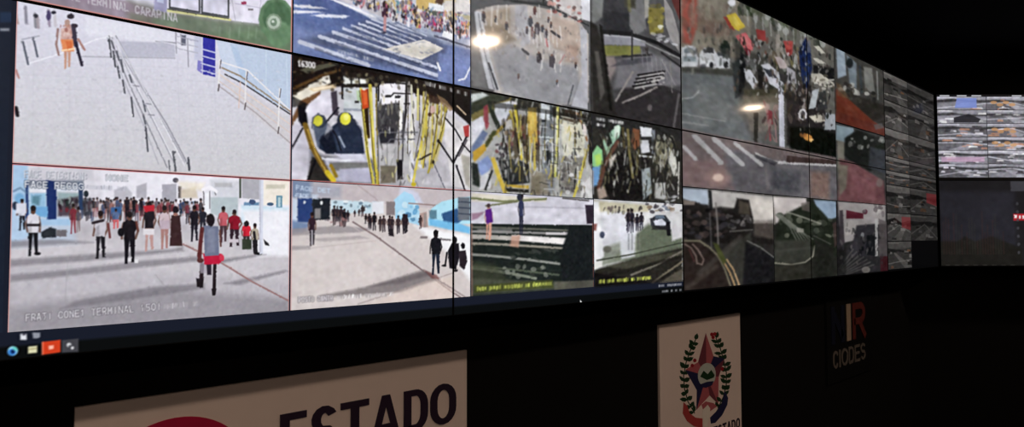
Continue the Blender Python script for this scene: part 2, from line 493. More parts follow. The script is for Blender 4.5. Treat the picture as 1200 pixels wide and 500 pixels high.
# people
man(79, 22, 80, (206, 168, 158), (196, 150, 130), (186, 142, 128), 11, (176, 146, 138)); P((206, 168, 160), [(71, 33), (86, 33), (86, 48), (72, 48)], 2.5, .8); specks(70, 30, 87, 47, 14, [(222, 200, 196), (170, 120, 112), (150, 96, 90)], 1.6, 2.4)
P((222, 138, 92), [(71, 46), (87, 46), (87, 60), (74, 60)], 1.8); P((208, 110, 66), [(77, 48), (84, 48), (85, 57), (79, 57)], 2)
L((150, 120, 116), 2.2, [(68, 34), (66, 52), (69, 64)], 1.5)
L((246, 214, 176), 1.8, [(73, 59), (87, 57)], 1.3)
E((52, 46, 56), 83, 19, 4.5, 3, 1.5); L((62, 56, 72), 4.4, [(86, 30), (89, 52)], 1.6); L((44, 40, 56), 3, [(89, 50), (96, 76)], 1.4); L((170, 130, 124), 2.6, [(92, 46), (99, 58)], 1.5); E((60, 52, 64), 88, 30, 3.5, 2.5)
for x, y0, y1, c in ((30, 8, 27, (120, 118, 132)), (41, 16, 31, (118, 116, 126)), (57, 12, 30, (142, 128, 150)), (64, 12, 30, (196, 190, 198)), (44, 20, 32, (152, 140, 148))):
    L(c, 2.8, [(x, y0), (x + 1, y1)], 2, .8)
E((52, 52, 62), 42, 18.5, 3, 2.4); E((46, 46, 60), 63, 14.5, 3, 2); E((74, 66, 104), 57, 18, 3, 6, 2)
L((28, 26, 34), 3.4, [(19, 126), (20.5, 135)], 1.5); L((178, 130, 128), 2, [(19, 82), (22, 91)], 1.6); L((170, 150, 150), 2, [(19, 16), (21, 27)], 2)
specks(20, 80, 330, 195, 160, [(186, 185, 194), (214, 213, 224), (196, 194, 200)], 2.4, 1.2, .5)
noise(4.5, 2); blur(1, grain=.004)
edge((208, 150, 146), 1.0, 'LR'); edge((204, 138, 132), 1.1, 'B')

# ---- 3: crowd in a bright terminal
Feed('video_feed', 'camera picture of a crowd walking through a bright terminal', MAIN, a_l, a_1, b_txt, b_red - .002, (190, 186, 192))
vgrad((226, 224, 234), (156, 152, 158))
P((188, 184, 192), [(12, 262), (340, 262), (340, 370), (12, 392)], 14)
P((206, 202, 208), [(12, 286), (200, 272), (340, 300), (340, 330), (12, 306)], 16, .7)
P((232, 230, 240), [(120, 196), (340, 206), (340, 262), (120, 240)], 6)
P((168, 198, 228), [(12, 190), (33, 192), (36, 275), (12, 290)], 5); P((186, 206, 230), [(12, 230), (80, 240), (90, 285), (12, 290)], 10, .6)
P((206, 204, 214), [(35, 196), (110, 198), (110, 212), (33, 210)], 4)
P((128, 134, 148), [(33, 211), (98, 211), (98, 220), (33, 219)], 3)
P((40, 62, 112), [(30, 213), (33, 213), (34, 256), (30, 256)], 1.6); P((30, 48, 100), [(54, 211), (66, 213), (66, 257), (55, 257)], 1.8); P((44, 62, 94), [(92, 214), (97, 214), (97, 245), (93, 245)], 1.8)
P((228, 230, 240), [(35, 217), (54, 217), (54, 225), (35, 225)], 1.6); P((214, 220, 232), [(67, 217), (92, 218), (92, 224), (67, 224)], 1.6)
P((150, 190, 220), [(35, 226), (54, 226), (54, 254), (35, 253)], 3); P((112, 166, 212), [(36, 242), (56, 242), (56, 254), (36, 253)], 3); P((70, 110, 124), [(38, 229), (48, 229), (46, 240), (37, 238)], 4, .7)
P((150, 170, 176), [(67, 225), (93, 226), (93, 240), (67, 240)], 4); P((60, 46, 54), [(68, 234), (92, 230), (92, 253), (68, 253)], 4, .85); specks(70, 232, 92, 252, 16, [(110, 40, 48), (40, 52, 50), (140, 150, 150), (30, 26, 34)], 2, 4)
P((150, 190, 226), [(30, 256), (82, 256), (84, 264), (30, 264)], 4, .7)
L((96, 120, 150), 2, [(16, 224), (24, 220), (32, 226)], 2, .7); E((120, 170, 210), 23, 232, 6, 6, 3); E((40, 52, 72), 18, 241, 4, 5, 2)
# back wall and buildings
P((178, 176, 186), [(134, 222), (148, 218), (155, 226), (155, 236), (134, 236)], 3, .8); P((168, 166, 176), [(160, 218), (172, 214), (172, 232), (160, 232)], 3, .85)
P((164, 162, 174), [(190, 216), (207, 215), (207, 236), (190, 236)], 2, .9); E((90, 86, 96), 206, 211, 3.5, 3); R((90, 84, 84), 209, 218, 213, 232, 2)
P((212, 200, 184), [(212, 222), (230, 218), (232, 232), (212, 232)], 4); P((236, 226, 206), [(208, 212), (240, 214), (238, 224), (212, 220)], 6, .7)
P((92, 152, 204), [(217, 236), (227, 236), (228, 252), (216, 250)], 2.5); P((48, 84, 124), [(211, 238), (217, 236), (217, 250), (211, 250)], 3)
P((206, 208, 218), [(246, 210), (282, 212), (280, 240), (250, 232)], 5, .8); R((176, 176, 180), 252, 214, 272, 219, 3, .8); P((182, 194, 200), [(247, 231), (279, 231), (279, 262), (247, 250)], 3)
L((128, 126, 132), 1.6, [(239, 224), (239, 240)], 1.3); L((132, 130, 136), 1.4, [(246, 224), (246, 244)], 1.3); L((130, 126, 132), 1.6, [(251, 222), (253, 228)], 1.3); L((244, 242, 250), 4, [(238, 222), (246, 219), (254, 224)], 1.5); R((240, 242, 250), 241, 226, 245, 250, 1.5)
R((78, 86, 78), 280.5, 206, 283, 232, 1.2); P((174, 173, 182), [(283.5, 208), (308, 210), (308, 234), (284, 232)], 2); P((240, 232, 222), [(309, 211), (339, 212), (339, 240), (309, 240)], 3); R((196, 192, 176), 312, 216, 334, 221, 3, .8)
P((206, 226, 240), [(283, 240), (339, 243), (339, 262), (283, 262)], 4); R((104, 138, 172), 286, 237, 304, 240.5, 2); E((66, 84, 118), 296, 236.5, 4, 3); E((66, 90, 120), 317, 239, 4, 2); R((104, 146, 168), 324, 229, 331, 243, 1.5); R((180, 206, 214), 326, 231, 329, 242, 1.2)
P((238, 238, 246), [(283, 246), (339, 246), (339, 300), (300, 300)], 8)
# shadows of people lying on the floor of the filmed terminal
for pts in ([(12, 304), (100, 298), (200, 292), (215, 288), (215, 294), (100, 306), (12, 312)], [(12, 322), (80, 316), (160, 306), (235, 300), (238, 305), (90, 322), (12, 330)], [(90, 352), (180, 336), (240, 332), (240, 338), (160, 350), (70, 362)],
            [(240, 306), (300, 298), (312, 298), (262, 308)], [(262, 332), (335, 316), (338, 318), (280, 334)], [(12, 282), (70, 280), (110, 284), (12, 290)]): P((126, 122, 130), pts, 5, .75)
P((118, 114, 122), [(12, 360), (120, 346), (190, 338), (340, 350), (340, 368), (12, 392)], 16, .5)
L((150, 116, 116), 2.2, [(215, 286), (260, 308), (296, 330), (338, 352)], 1.6); L((200, 180, 176), 1, [(217, 284), (340, 350)], 1.4, .5)
L((150, 146, 152), 1, [(182, 322), (200, 342), (210, 358)], 2, .5); L((160, 156, 162), 1, [(80, 300), (76, 358)], 2, .5)
# crowd
pal = [(40, 34, 42), (58, 44, 52), (120, 46, 56), (90, 80, 92), (214, 206, 214), (52, 66, 100), (150, 100, 96), (30, 28, 36)]
for i in range(46):
    x = 96 + i * 3.1 + random.uniform(-2, 2)
    y = 233 + random.uniform(-3, 3)
    man(x, y, y + random.uniform(20, 30), random.choice(pal), random.choice(pal), (110, 78, 70), random.uniform(4, 6), (34, 28, 32), al=.8)
E((36, 44, 52), 101, 227, 3, 4); R((50, 54, 64), 96, 232, 108, 252, 3, .7)
P((30, 48, 100), [(56, 211), (66, 213), (66, 256), (57, 257)], 1.8); P((44, 62, 94), [(92, 216), (97, 216), (97, 246), (93, 246)], 1.8)
man(149, 230, 254, (40, 36, 44), (28, 26, 32), wd=6); man(157, 230, 254, (30, 28, 34), (26, 24, 30), wd=4.5); man(166, 231, 253, (36, 32, 42), (40, 36, 44), wd=4.5)
man(26, 232, 270, (210, 212, 226), (28, 28, 34), wd=9); R((206, 208, 222), 19, 238, 31, 250, 1.6)
man(39, 240, 300, (214, 212, 222), (24, 24, 30), wd=15); R((40, 34, 40), 31, 262, 47, 265, 1.4); E((30, 28, 32), 44, 297, 4, 2)
P((40, 44, 52), [(48, 272), (58, 266), (66, 268), (66, 278), (50, 279)], 2); R((110, 106, 112), 66, 269, 78, 277, 2)
man(86, 238, 274, (120, 48, 60), (136, 60, 70), wd=8); man(92, 242, 272, (92, 84, 96), (130, 110, 112), wd=5)
P((60, 96, 146), [(130, 243), (142, 242), (142, 253), (130, 253)], 2); man(136, 244, 268, (90, 110, 150), (206, 100, 104), wd=9)
man(118, 246, 303, (196, 192, 202), (30, 28, 34), wd=14); L((46, 38, 44), 3, [(109, 261), (121, 258)], 1.5); L((110, 60, 60), 2.4, [(127, 262), (129, 278)], 1.5)
man(152, 247, 309, (30, 26, 32), (22, 20, 26), wd=17); E((24, 22, 28), 142, 272, 4, 5); R((226, 224, 230), 150, 302, 154, 306, 1.4); R((226, 224, 230), 158, 304, 162, 308, 1.4); L((104, 62, 56), 2.4, [(160, 260), (162, 270)], 1.4)
man(175, 236, 294, (36, 32, 38), (188, 150, 146), wd=13); P((190, 42, 56), [(168, 241), (181, 240), (181, 247), (170, 248)], 2); R((224, 220, 226), 168, 268, 181, 275, 1.8)
man(193, 240, 292, (206, 186, 194), (168, 126, 122), wd=12); R((190, 172, 186), 187, 258, 200, 268, 2, .8)
P((60, 40, 42), [(201, 252), (211, 252), (214, 288), (199, 288)], 1.6); E((34, 28, 34), 206, 246, 3.5, 5); E((150, 104, 96), 206, 251, 3, 2)
man(228, 240, 283, (30, 28, 36), (34, 32, 42), wd=11); man(238, 242, 275, (40, 40, 52), (40, 40, 50), wd=9)
man(262, 241, 284, (196, 96, 106), (70, 50, 58), wd=11); man(275, 245, 289, (136, 26, 44), (48, 34, 44), wd=14); R((206, 196, 206), 268, 280, 280, 284, 1.6)
man(289, 258, 292, (206, 40, 58), (60, 52, 52), wd=10); R((52, 60, 48), 284, 280, 295, 292, 1.8); E((34, 28, 30), 289, 262, 3.2, 3.5)
man(299, 261, 298, (176, 166, 150), (36, 32, 36), wd=8); L((34, 32, 36), 3.5, [(298, 272), (301, 296)], 1.5); E((26, 24, 28), 303, 297, 4.5, 1.6); P((40, 38, 40), [(309, 280), (315, 285), (316, 288), (311, 287)], 1.5)
P((214, 218, 234), [(304, 204), (309, 204), (308, 297), (304.5, 298)], 1.3); R((186, 186, 200), 304, 204, 306, 296, 1.3, .7)
# man in grey vest and red shorts
L((40, 30, 34), 5, [(237, 310), (236, 330)], 1.5); P((170, 164, 178), [(233, 304), (243, 304), (242, 320), (235, 320)], 2, .7); L((34, 26, 30), 4.4, [(252, 310), (251, 344)], 1.5); P((30, 26, 30), [(230, 326), (239, 326), (238, 337), (231, 336)], 1.6); P((30, 26, 30), [(248, 338), (254, 338), (252, 346), (249, 346)], 1.5); P((40, 34, 44), [(242, 308), (248, 308), (248, 322), (243, 322)], 2)
P((188, 30, 60), [(238, 297), (260, 297), (262, 304), (257, 309), (240, 310)], 1.8); E((206, 56, 80), 260, 302, 3, 4)
P((110, 116, 140), [(239, 264), (256, 265), (257, 299), (240, 300)], 1.5); P((132, 138, 160), [(243, 268), (252, 268), (252, 296), (243, 296)], 4, .7)
L((92, 44, 46), 5, [(237, 268), (235, 286), (234, 302)], 1.5); E((86, 46, 46), 235, 305, 4, 3); L((92, 60, 56), 2.4, [(258, 270), (259, 288)], 1.5); E((32, 26, 30), 247, 257.5, 5, 7.5, 1.4)
# captions
text('FACE DETECTION:', 29, 208, 104, 211, 8, (140, 142, 154), 1.6, .7); text('FACE DETECTION:', 28.4, 207.4, 103.4, 210.4, 8, (236, 238, 244), .9, .6); text('NONE', 124, 211, 151, 212, 6, (160, 162, 172), 2.4, .7); text('NONE', 124, 211, 151, 212, 6, (226, 228, 236), .9, .6)
text('FACE RECOG', 29, 219, 99, 222, 7, (70, 78, 96), 2.6, .7); text('FACE RECOG', 29, 219, 99, 222, 7, (238, 240, 246), 1.1, .9); smudge([6, 2], 100, 222, 148, 224, 6, (168, 170, 182), .6)
text('FRATI CONE1 TERMINAL 150I', 30, 376, 190, 362.5, 7.5, (70, 64, 72), 2.4, .45); text('FRATI CONE1 TERMINAL 150I', 30, 376, 190, 362.5, 7.5, (224, 222, 228), 1.2, .75); smudge([5, 1], 192, 362.5, 232, 359, 7, (190, 186, 192), .6)
noise(4, 3); blur(1, grain=.014)
edge((206, 150, 146), 1.0, 'LR'); edge((170, 60, 60), .8, 'T')

# ---- 4: zebra crossing
Feed('video_feed', 'camera picture of a zebra crossing with a person walking over it', MAIN, a_1 + .004, a_2, SEAM + .0026, TOP - .012, (100, 120, 180), 1.0, (450, 30))
vgrad((90, 104, 150), (104, 124, 184))
P((196, 190, 200), [(360, -190), (552, -150), (552, 44), (440, 20), (384, -2), (343, -60)], 6)
P((178, 166, 150), [(343, -320), (560, -260), (560, -40), (400, -52), (343, -90)], 4); P((150, 160, 178), [(455, -290), (500, -280), (500, -40), (455, -50)], 3)
for q in range(6):
    for s_ in range(3):
        x, y = 352 + q * 34, -280 + q * 9 + s_ * 62
        P((84, 92, 108), [(x, y), (x + 22, y + 6), (x + 22, y + 44), (x, y + 38)], 2); L((206, 200, 190), 1.6, [(x + 11, y + 3), (x + 11, y + 41)], 1.4)
P((150, 60, 52), [(343, -96), (450, -70), (452, -50), (343, -78)], 3); P((60, 110, 96), [(458, -66), (552, -46), (552, -28), (460, -46)], 3); specks(400, -40, 550, -8, 90, [(186, 150, 110), (96, 84, 90), (208, 190, 120), (150, 160, 190), (60, 66, 84), (220, 216, 220)], 2, 5, slope=.12)
P((84, 104, 164), [(343, -40), (390, 0), (430, 22), (390, 40), (343, 40)], 10, .8); P((70, 86, 140), [(365, -20), (400, 2), (440, 24), (415, 30), (350, 2)], 8, .7); P((124, 140, 196), [(343, 30), (400, 44), (360, 60), (343, 58)], 10, .7)
P((230, 228, 236), [(345, 5), (362, 6), (384, 10), (366, 10), (345, 8)], 1.8, .9); P((226, 226, 238), [(344, 12), (366, 12.5), (382, 14), (344, 16)], 1.8, .9); P((224, 226, 240), [(364, 18), (380, 16), (410, 18.5), (404, 21), (376, 20)], 1.8, .9)
P((196, 202, 222), [(387, -2), (402, 2), (444, 18), (560, 50), (560, 60), (440, 24)], 2.5); L((230, 230, 240), 2, [(384, -3), (440, 20)], 1.6)
P((150, 160, 190), [(440, 20), (552, 46), (552, 58), (500, 48), (450, 30)], 4, .8)
P((72, 82, 116), [(430, 22), (510, 44), (524, 56), (512, 90), (430, 72), (352, 46), (400, 36)], 8, .75)
for (x0, y0, x1, y1, t) in ((352, 49, 432, 76, 4.2), (376, 43, 512, 88, 4.0), (391, 37.5, 512, 79, 3.4), (403, 33.5, 460, 54, 2.8), (413, 30, 468, 51, 2.5), (422, 27.5, 478, 49, 2.2), (430, 24.8, 487, 47, 2.0), (436, 22.4, 494, 44.5, 1.8), (446, 22, 500, 42, 1.4)):
    L((196, 202, 226), t * 1.15, [(x0, y0), (x1, y1)], 1.4, .95)
    L((56, 62, 92), t * .7, [(x0 + 18, y0 + 1 + t * 1.6), (x1, y1 + t * 1.1)], 1.8, .5)
P((226, 220, 214), [(449, 57), (497, 46), (521, 57), (494, 70)], 1.6); P((208, 200, 186), [(460, 58), (500, 52), (516, 58), (494, 68)], 5, .7)
for i in range(3): L((200, 198, 196), 1, [(462 + i * 12, 56 - i * 2.6), (496 + i * 8, 66 - i * 4)], 1.6, .6)
P((112, 130, 190), [(514, 62), (552, 66), (552, 102), (514, 92)], 5, .8); L((234, 234, 244), 3, [(513, 74), (516, 82)], 1.6)
L((224, 226, 240), 2.2, [(552, 78), (545, 92), (538, 94)], 1.6)
# people and stalls beyond the kerb
cro = [(196, 196, 214), (150, 120, 140), (90, 80, 100), (220, 200, 170), (190, 80, 110), (96, 130, 170), (230, 226, 232), (60, 54, 70), (214, 176, 90)]
specks(412, -6, 445, 6, 22, cro, 2, 4, slope=.2); specks(455, -5, 490, 14, 46, cro, 2.4, 5, slope=.28); specks(490, 0, 550, 26, 60, cro, 3, 5, slope=.2)
P((216, 180, 100), [(490, -30), (560, -30), (552, 4), (515, 2), (500, 14), (490, 10)], 4); R((214, 176, 96), 488, -20, 493, 33, 1.8, .9)
P((228, 232, 238), [(503, 3), (520, 6), (520, 14), (502, 11)], 2); P((66, 78, 72), [(502, 12), (520, 14), (518, 19), (504, 18)], 3, .9); P((84, 60, 50), [(512, -4), (522, -2), (518, 6), (510, 3)], 3)
P((206, 48, 106), [(508, 20), (519, 22), (519, 32), (507, 30)], 3); E((224, 90, 140), 514, 25, 4, 4, 3); P((132, 92, 156), [(501, 18), (508, 18), (507, 30), (500, 30)], 3); P((128, 52, 70), [(505, 31), (519, 33), (517, 38), (507, 36)], 2.5)
P((232, 234, 240), [(521, 33), (532, 36), (532, 48), (518, 42)], 2); P((222, 216, 208), [(521, 0), (533, 0), (533, 14), (521, 12)], 3); P((196, 180, 130), [(521, 14), (552, 18), (551, 24), (522, 22)], 3, .8); P((222, 216, 214), [(534, -30), (551, -30), (551, 14), (534, 14)], 3)
P((164, 172, 212), [(535, 18), (543, 20), (542, 34), (535, 32)], 3); P((216, 144, 116), [(541, 26), (550, 26), (549, 40), (541, 42)], 3); P((70, 62, 66), [(537, 34), (541, 35), (540, 46), (537, 44)], 2); L((226, 224, 232), 2, [(536, 34), (537, 46)], 1.4); L((74, 78, 104), 2.4, [(510, 42), (560, 58)], 2)
L((40, 36, 56), 1.6, [(439, -6), (439, 10)], 1.4); R((36, 34, 46), 471, 11, 477, 21, 1.8); L((230, 226, 236), 3, [(479, 12), (479, 30)], 1.6); L((90, 70, 60), 4, [(487, 10), (488, 28)], 2); L((228, 226, 236), 4, [(459, 4), (461, 24)], 2.4); L((100, 150, 160), 3, [(466, 2), (466, 14)], 2)
P((72, 42, 62), [(447, 7), (455.5, 7), (455, 20), (448, 20)], 1.5); L((196, 136, 140), 3.4, [(451.5, 20), (451, 36)], 1.6); E((60, 40, 50), 451, 4.5, 2.6, 4); E((60, 60, 84), 450, 38, 3, 1.6)
smudge([6, 3], 396, 62, 438, 73, 5, (206, 210, 230), .5)
specks(414, -8, 550, 8, 170, cro, 1.1, 2.4, .85, slope=.2); specks(455, 4, 550, 22, 200, cro + [(40, 36, 44), (30, 28, 36)], 1.1, 2.6, .85, slope=.24)
specks(400, 26, 520, 86, 90, [(150, 158, 190), (70, 80, 116), (110, 122, 170)], 3, 1, .5)
noise(7, 2.4); blur(2, .5, sat=.8, sharp=1.0)

# ---- 5: bus interior with yellow poles
Feed('video_feed', 'camera picture of a bus interior with yellow poles and grey seats', MAIN, a_1 + .004, a_2, b_red, SEAM - .0026, (214, 211, 216))
R((208, 205, 214), 340, 60, 560, 230); P((150, 148, 152), [(440, 150), (530, 150), (545, 224), (440, 220)], 10, .6)
P((34, 26, 24), [(340, 55), (560, 98), (560, 134), (520, 120), (470, 104), (410, 100), (372, 104), (342, 116)], 3)
P((224, 216, 200), [(343, 112), (376, 92), (384, 88), (388, 96), (378, 104), (348, 122)], 2.5); P((236, 232, 222), [(378, 90), (386, 88), (387, 97), (378, 99)], 2); P((226, 220, 206), [(362, 100), (370, 97), (370, 101), (363, 103)], 1.6)
P((216, 190, 150), [(362, 104), (394, 98), (394, 103), (368, 107)], 2.5); L((250, 232, 204), 2, [(368, 104.5), (388, 101.5)], 2)
P((118, 82, 54), [(342, 140), (352, 118), (376, 106), (376, 111), (356, 126), (342, 148)], 2); L((106, 74, 40), 3, [(343, 104), (378, 88), (398, 82)], 2.5, .8)
P((216, 212, 226), [(358, 126), (378, 108), (392, 106), (396, 134), (372, 134), (362, 140)], 2); P((70, 62, 74), [(388, 108), (395, 106), (397, 136), (390, 134)], 2)
P((228, 230, 226), [(402, 88), (430, 92), (430, 98), (402, 99)], 2); R((44, 38, 34), 400, 98, 434, 102.5, 1.6); P((206, 212, 216), [(403, 103), (422, 103), (424, 127), (403, 127)], 2); R((150, 158, 172), 403, 127, 424, 130, 1.6); P((210, 214, 220), [(404, 131), (424, 131), (424, 140), (412, 140)], 2); P((190, 214, 170), [(418, 106), (422, 106), (423, 118), (419, 118)], 2); L((30, 28, 30), 2.2, [(401.5, 74), (401.5, 115)], 1.3); R((40, 38, 36), 416, 118, 421, 120.5, 1.2)
P((206, 202, 216), [(342, 148), (356, 138), (368, 180), (360, 206), (342, 212)], 2); P((24, 22, 28), [(349, 124), (358, 120), (361, 144), (354, 148), (350, 142)], 1.8)
P((146, 150, 120), [(352, 82), (360, 78), (398, 72), (396, 76), (360, 86)], 2, .5)
L((36, 34, 40), 1.6, [(342, 174), (355, 150)], 1.3)
# seats
P((78, 78, 84), [(364, 176), (380, 182), (440, 186), (442, 216), (362, 214)], 6, .75); P((34, 30, 30), [(342, 112), (350, 116), (362, 122), (358, 128), (350, 124), (342, 126)], 2, .7)
for pts in ([(343, 62), (398, 76), (470, 90), (551, 104)], [(396, 78), (397, 100)], [(412, 84), (412, 98)], [(420, 86), (422, 102)], [(434, 90), (434, 104)], [(450, 92), (450, 98)], [(486, 98), (488, 112)], [(521, 130), (534, 150), (551, 178)], [(446, 122), (446, 150)], [(452, 122), (453, 150)], [(459, 121), (460, 150)]): L((30, 27, 26), 1.8, pts, 1.3, .85)
P((96, 106, 128), [(366, 142), (372, 136), (380, 136), (386, 148), (386, 180), (372, 172)], 2); P((40, 48, 68), [(376, 160), (392, 146), (400, 140), (416, 140), (424, 152), (428, 182), (384, 180), (374, 174)], 2); P((60, 70, 94), [(392, 152), (396, 148), (404, 176), (394, 178)], 3, .7); L((150, 160, 180), 2, [(398, 160), (404, 172)], 1.6); L((28, 28, 38), 1.6, [(378, 148), (390, 134), (397, 126)], 1.3); L((28, 28, 38), 1.6, [(385, 146), (394, 158), (400, 176)], 1.3); L((60, 62, 76), 2, [(412, 136), (424, 152)], 1.4)
P((190, 190, 202), [(385, 142), (390, 150), (384, 164), (380, 160)], 2, .8); P((26, 30, 44), [(374, 164), (388, 152), (396, 178), (382, 180)], 2.4, .8); L((150, 156, 176), 1.6, [(418, 142), (427, 156), (430, 178)], 1.4, .8); L((96, 98, 110), 1.4, [(366, 150), (367, 138), (374, 133)], 1.3)
P((40, 34, 30), [(400, 84), (480, 92), (500, 100), (500, 106), (470, 98), (402, 90)], 2.4, .8); L((28, 26, 28), 1.8, [(441, 90), (442, 122)], 1.3); L((60, 54, 48), 2, [(434, 92), (440, 98)], 1.4)
E((58, 66, 80), 375, 142, 8, 8, 2); E((48, 54, 68), 405, 141, 10, 10, 2); E((216, 212, 60), 373, 141.5, 5.5, 6.5, 1.4); E((226, 222, 62), 405, 139, 6.5, 7.5, 1.4); E((238, 236, 120), 406, 137, 3, 4, 2)
P((186, 184, 200), [(380, 186), (428, 180), (434, 190), (440, 214), (392, 212)], 3); P((96, 96, 92), [(386, 190), (432, 190), (434, 198), (390, 200)], 3, .8); L((222, 222, 232), 2.4, [(376, 185), (400, 188), (426, 186)], 1.5); P((204, 204, 222), [(392, 180), (424, 180), (428, 188), (402, 186)], 2); P((176, 174, 196), [(398, 198), (434, 196), (438, 213), (400, 212)], 3)
P((50, 46, 44), [(366, 184), (376, 184), (392, 212), (360, 212)], 2.5); L((26, 24, 28), 2, [(372, 182), (361, 212)], 1.4)
# curved brown pole at the left
L((128, 98, 36), 5.4, [(358, 146), (366, 172), (376, 190), (386, 206)], 1.5); L((196, 160, 70), 1.6, [(361, 152), (370, 178), (384, 204)], 1.3); L((222, 196, 46), 5.6, [(384, 202), (391, 211)], 1.5); L((150, 120, 30), 4, [(388, 194), (394, 206)], 2)
# yellow poles
L((70, 50, 22), 4, [(428, 118), (432, 160)], 1.6); L((206, 192, 76), 3.4, [(423.5, 104), (427, 140), (431, 180), (438, 215)], 1.3); L((196, 180, 66), 3.8, [(434, 100), (436, 140), (438, 180), (443, 216)], 1.3); L((226, 214, 112), 1.6, [(435, 108), (438, 160)], 1.2); L((140, 120, 46), 1.6, [(441, 110), (444, 216)], 1.4)
P((206, 74, 34), [(423, 105), (432, 104), (433, 126), (425, 128)], 1.5); P((226, 100, 50), [(425, 108), (430, 107), (431, 122), (427, 123)], 2.5); P((48, 34, 20), [(427, 128), (432, 126), (433, 158), (430, 158)], 1.6); E((240, 226, 210), 427, 104.5, 2, 1.4)
# machine and frames in the middle
P((236, 232, 240), [(444, 98), (480, 96), (482, 120), (444, 122)], 3); P((64, 62, 66), [(442, 124), (466, 120), (468, 146), (462, 168), (446, 168), (442, 146)], 2.5); P((44, 44, 52), [(444, 152), (462, 150), (462, 166), (446, 167)], 2); specks(444, 122, 468, 146, 14, [(96, 96, 96), (44, 44, 48), (120, 116, 104)], 1.5, 7)
L((30, 28, 30), 1.8, [(444, 118), (444, 100), (447, 96), (476, 98)], 1.2); L((36, 34, 36), 1.5, [(452, 113), (458, 113), (462, 109), (484, 110)], 1.2); R((40, 38, 40), 452, 111, 458, 114); R((36, 34, 36), 463, 112, 470, 115); L((40, 38, 40), 1.4, [(466, 122), (480, 121)], 1.2); L((44, 42, 44), 1.4, [(456, 92), (456, 96)], 1.2)
L((236, 234, 232), 5, [(471, 116), (470, 150)], 1.6); L((50, 46, 46), 3, [(477, 90), (476, 130), (472, 160)], 1.6); L((214, 212, 190), 3, [(482, 100), (484, 130), (480, 170)], 1.5); L((226, 222, 214), 3.4, [(487, 116), (484, 150), (481, 200)], 1.5); L((214, 204, 130), 2.6, [(490, 104), (490, 140)], 1.4); L((60, 56, 54), 1.6, [(484, 134), (486, 158)], 1.3)
L((100, 100, 106), 1.5, [(444, 200), (443, 160), (446, 155), (490, 155)], 1.3); L((92, 92, 98), 1.5, [(454, 194), (454, 168), (458, 163), (486, 163)], 1.3); L((120, 120, 126), 1.3, [(446, 168), (452, 194)], 1.3); L((120, 120, 126), 1.3, [(464, 172), (458, 194)], 1.3)
P((186, 184, 184), [(445, 170), (488, 166), (484, 212), (446, 212)], 4, .6); P((112, 104, 90), [(446, 194), (464, 194), (464, 214), (446, 215)], 2.5); P((30, 28, 32), [(465, 187), (472, 187), (472, 210), (466, 210)], 1.5); L((84, 82, 88), 2, [(473, 130), (472, 188)], 1.4); L((210, 210, 218), 3, [(476, 160), (484, 190), (482, 212)], 1.6)
# yellow poles, right group
P((196, 180, 90), [(496, 104), (518, 122), (518, 150), (510, 190), (492, 186), (494, 140)], 3, .3)
for i, (x0, x1) in enumerate(((497, 494), (501, 496), (508, 503), (513, 507), (518, 510), (522, 512))):
    L((186, 168, 62) if i % 2 else (200, 184, 96), 2.2, [(x0, 108 + i * 3), (x0 - 1, 150), (x1, 200 - abs(i - 2) * 4)], 1.3)
L((206, 190, 80), 2.8, [(502, 112), (498, 150), (489, 190), (484, 216)], 1.3); L((172, 154, 60), 2.4, [(524, 126), (516, 164), (502, 202)], 1.3); E((190, 172, 40), 485, 216, 3, 2.4)
specks(494, 112, 520, 176, 24, [(92, 72, 40), (70, 52, 36), (130, 110, 50), (170, 150, 120)], 1.2, 4); P((58, 40, 34), [(502, 110), (520, 116), (514, 122), (504, 120)], 3, .9); E((206, 170, 160), 507, 128, 3.5, 4.5, 2); E((90, 60, 50), 504, 134, 2.5, 2.5); L((56, 46, 40), 2.2, [(491, 187), (505, 180)], 1.4); E((52, 44, 36), 514, 165, 1.8, 2.2); E((52, 44, 36), 508, 190, 1.8, 2.2)
P((196, 192, 200), [(508, 196), (522, 150), (532, 190), (540, 219), (496, 216)], 4, .7); L((104, 104, 116), 1.5, [(509, 192), (522, 222)], 1.3)
# right windows and door frame
P((212, 208, 210), [(522, 132), (551, 150), (551, 222), (530, 218), (521, 160)], 2.5); P((30, 26, 26), [(500, 100), (552, 112), (552, 148), (546, 142), (530, 128), (512, 112)], 3); P((136, 108, 78), [(512, 110), (522, 116), (532, 128), (528, 130), (516, 120)], 2, .8); L((206, 180, 150), 2, [(536, 124), (546, 134)], 1.6)
L((26, 24, 30), 2, [(522, 138), (534, 152), (541, 164)], 1.3); L((26, 24, 30), 2.4, [(515, 166), (531, 190)], 1.4); L((30, 28, 34), 2.4, [(532, 190), (547, 160)], 1.5); L((34, 32, 38), 2.6, [(535, 194), (545, 222)], 1.6); L((90, 86, 92), 3, [(538, 182), (547, 164)], 1.6); L((26, 24, 28), 2, [(542, 168), (551, 178)], 1.5); P((178, 60, 60), [(543, 148), (550, 146), (550, 160), (545, 160)], 2); P((150, 144, 130), [(540, 180), (551, 184), (551, 220), (546, 216)], 4, .7)
specks(446, 96, 500, 216, 70, [(40, 38, 40), (226, 224, 222), (120, 116, 110), (206, 196, 130), (70, 66, 66)], 1.0, 4, .7); specks(342, 70, 420, 110, 50, [(28, 22, 20), (70, 54, 38), (110, 92, 66), (20, 18, 18)], 2.4, 1.8, .7)
for x0, y0, x1, y1 in ((421.5, 106, 436, 214), (431, 104, 440.5, 214), (500, 114, 486, 188), (505, 120, 497, 196), (515, 124, 505, 192), (524, 130, 511, 180), (492, 106, 492, 150), (479, 96, 478, 180), (468, 118, 467, 186)): L((56, 46, 30), 1.0, [(x0, y0), (x1, y1)], 1.1, .75)
smudge([3, 2, 1, 1, 1], 498, 100, 548, 113, 5.5, (176, 176, 176), .75); text('16300', 349, 77, 370, 79.5, 6, (232, 230, 232), 1.3, .95)
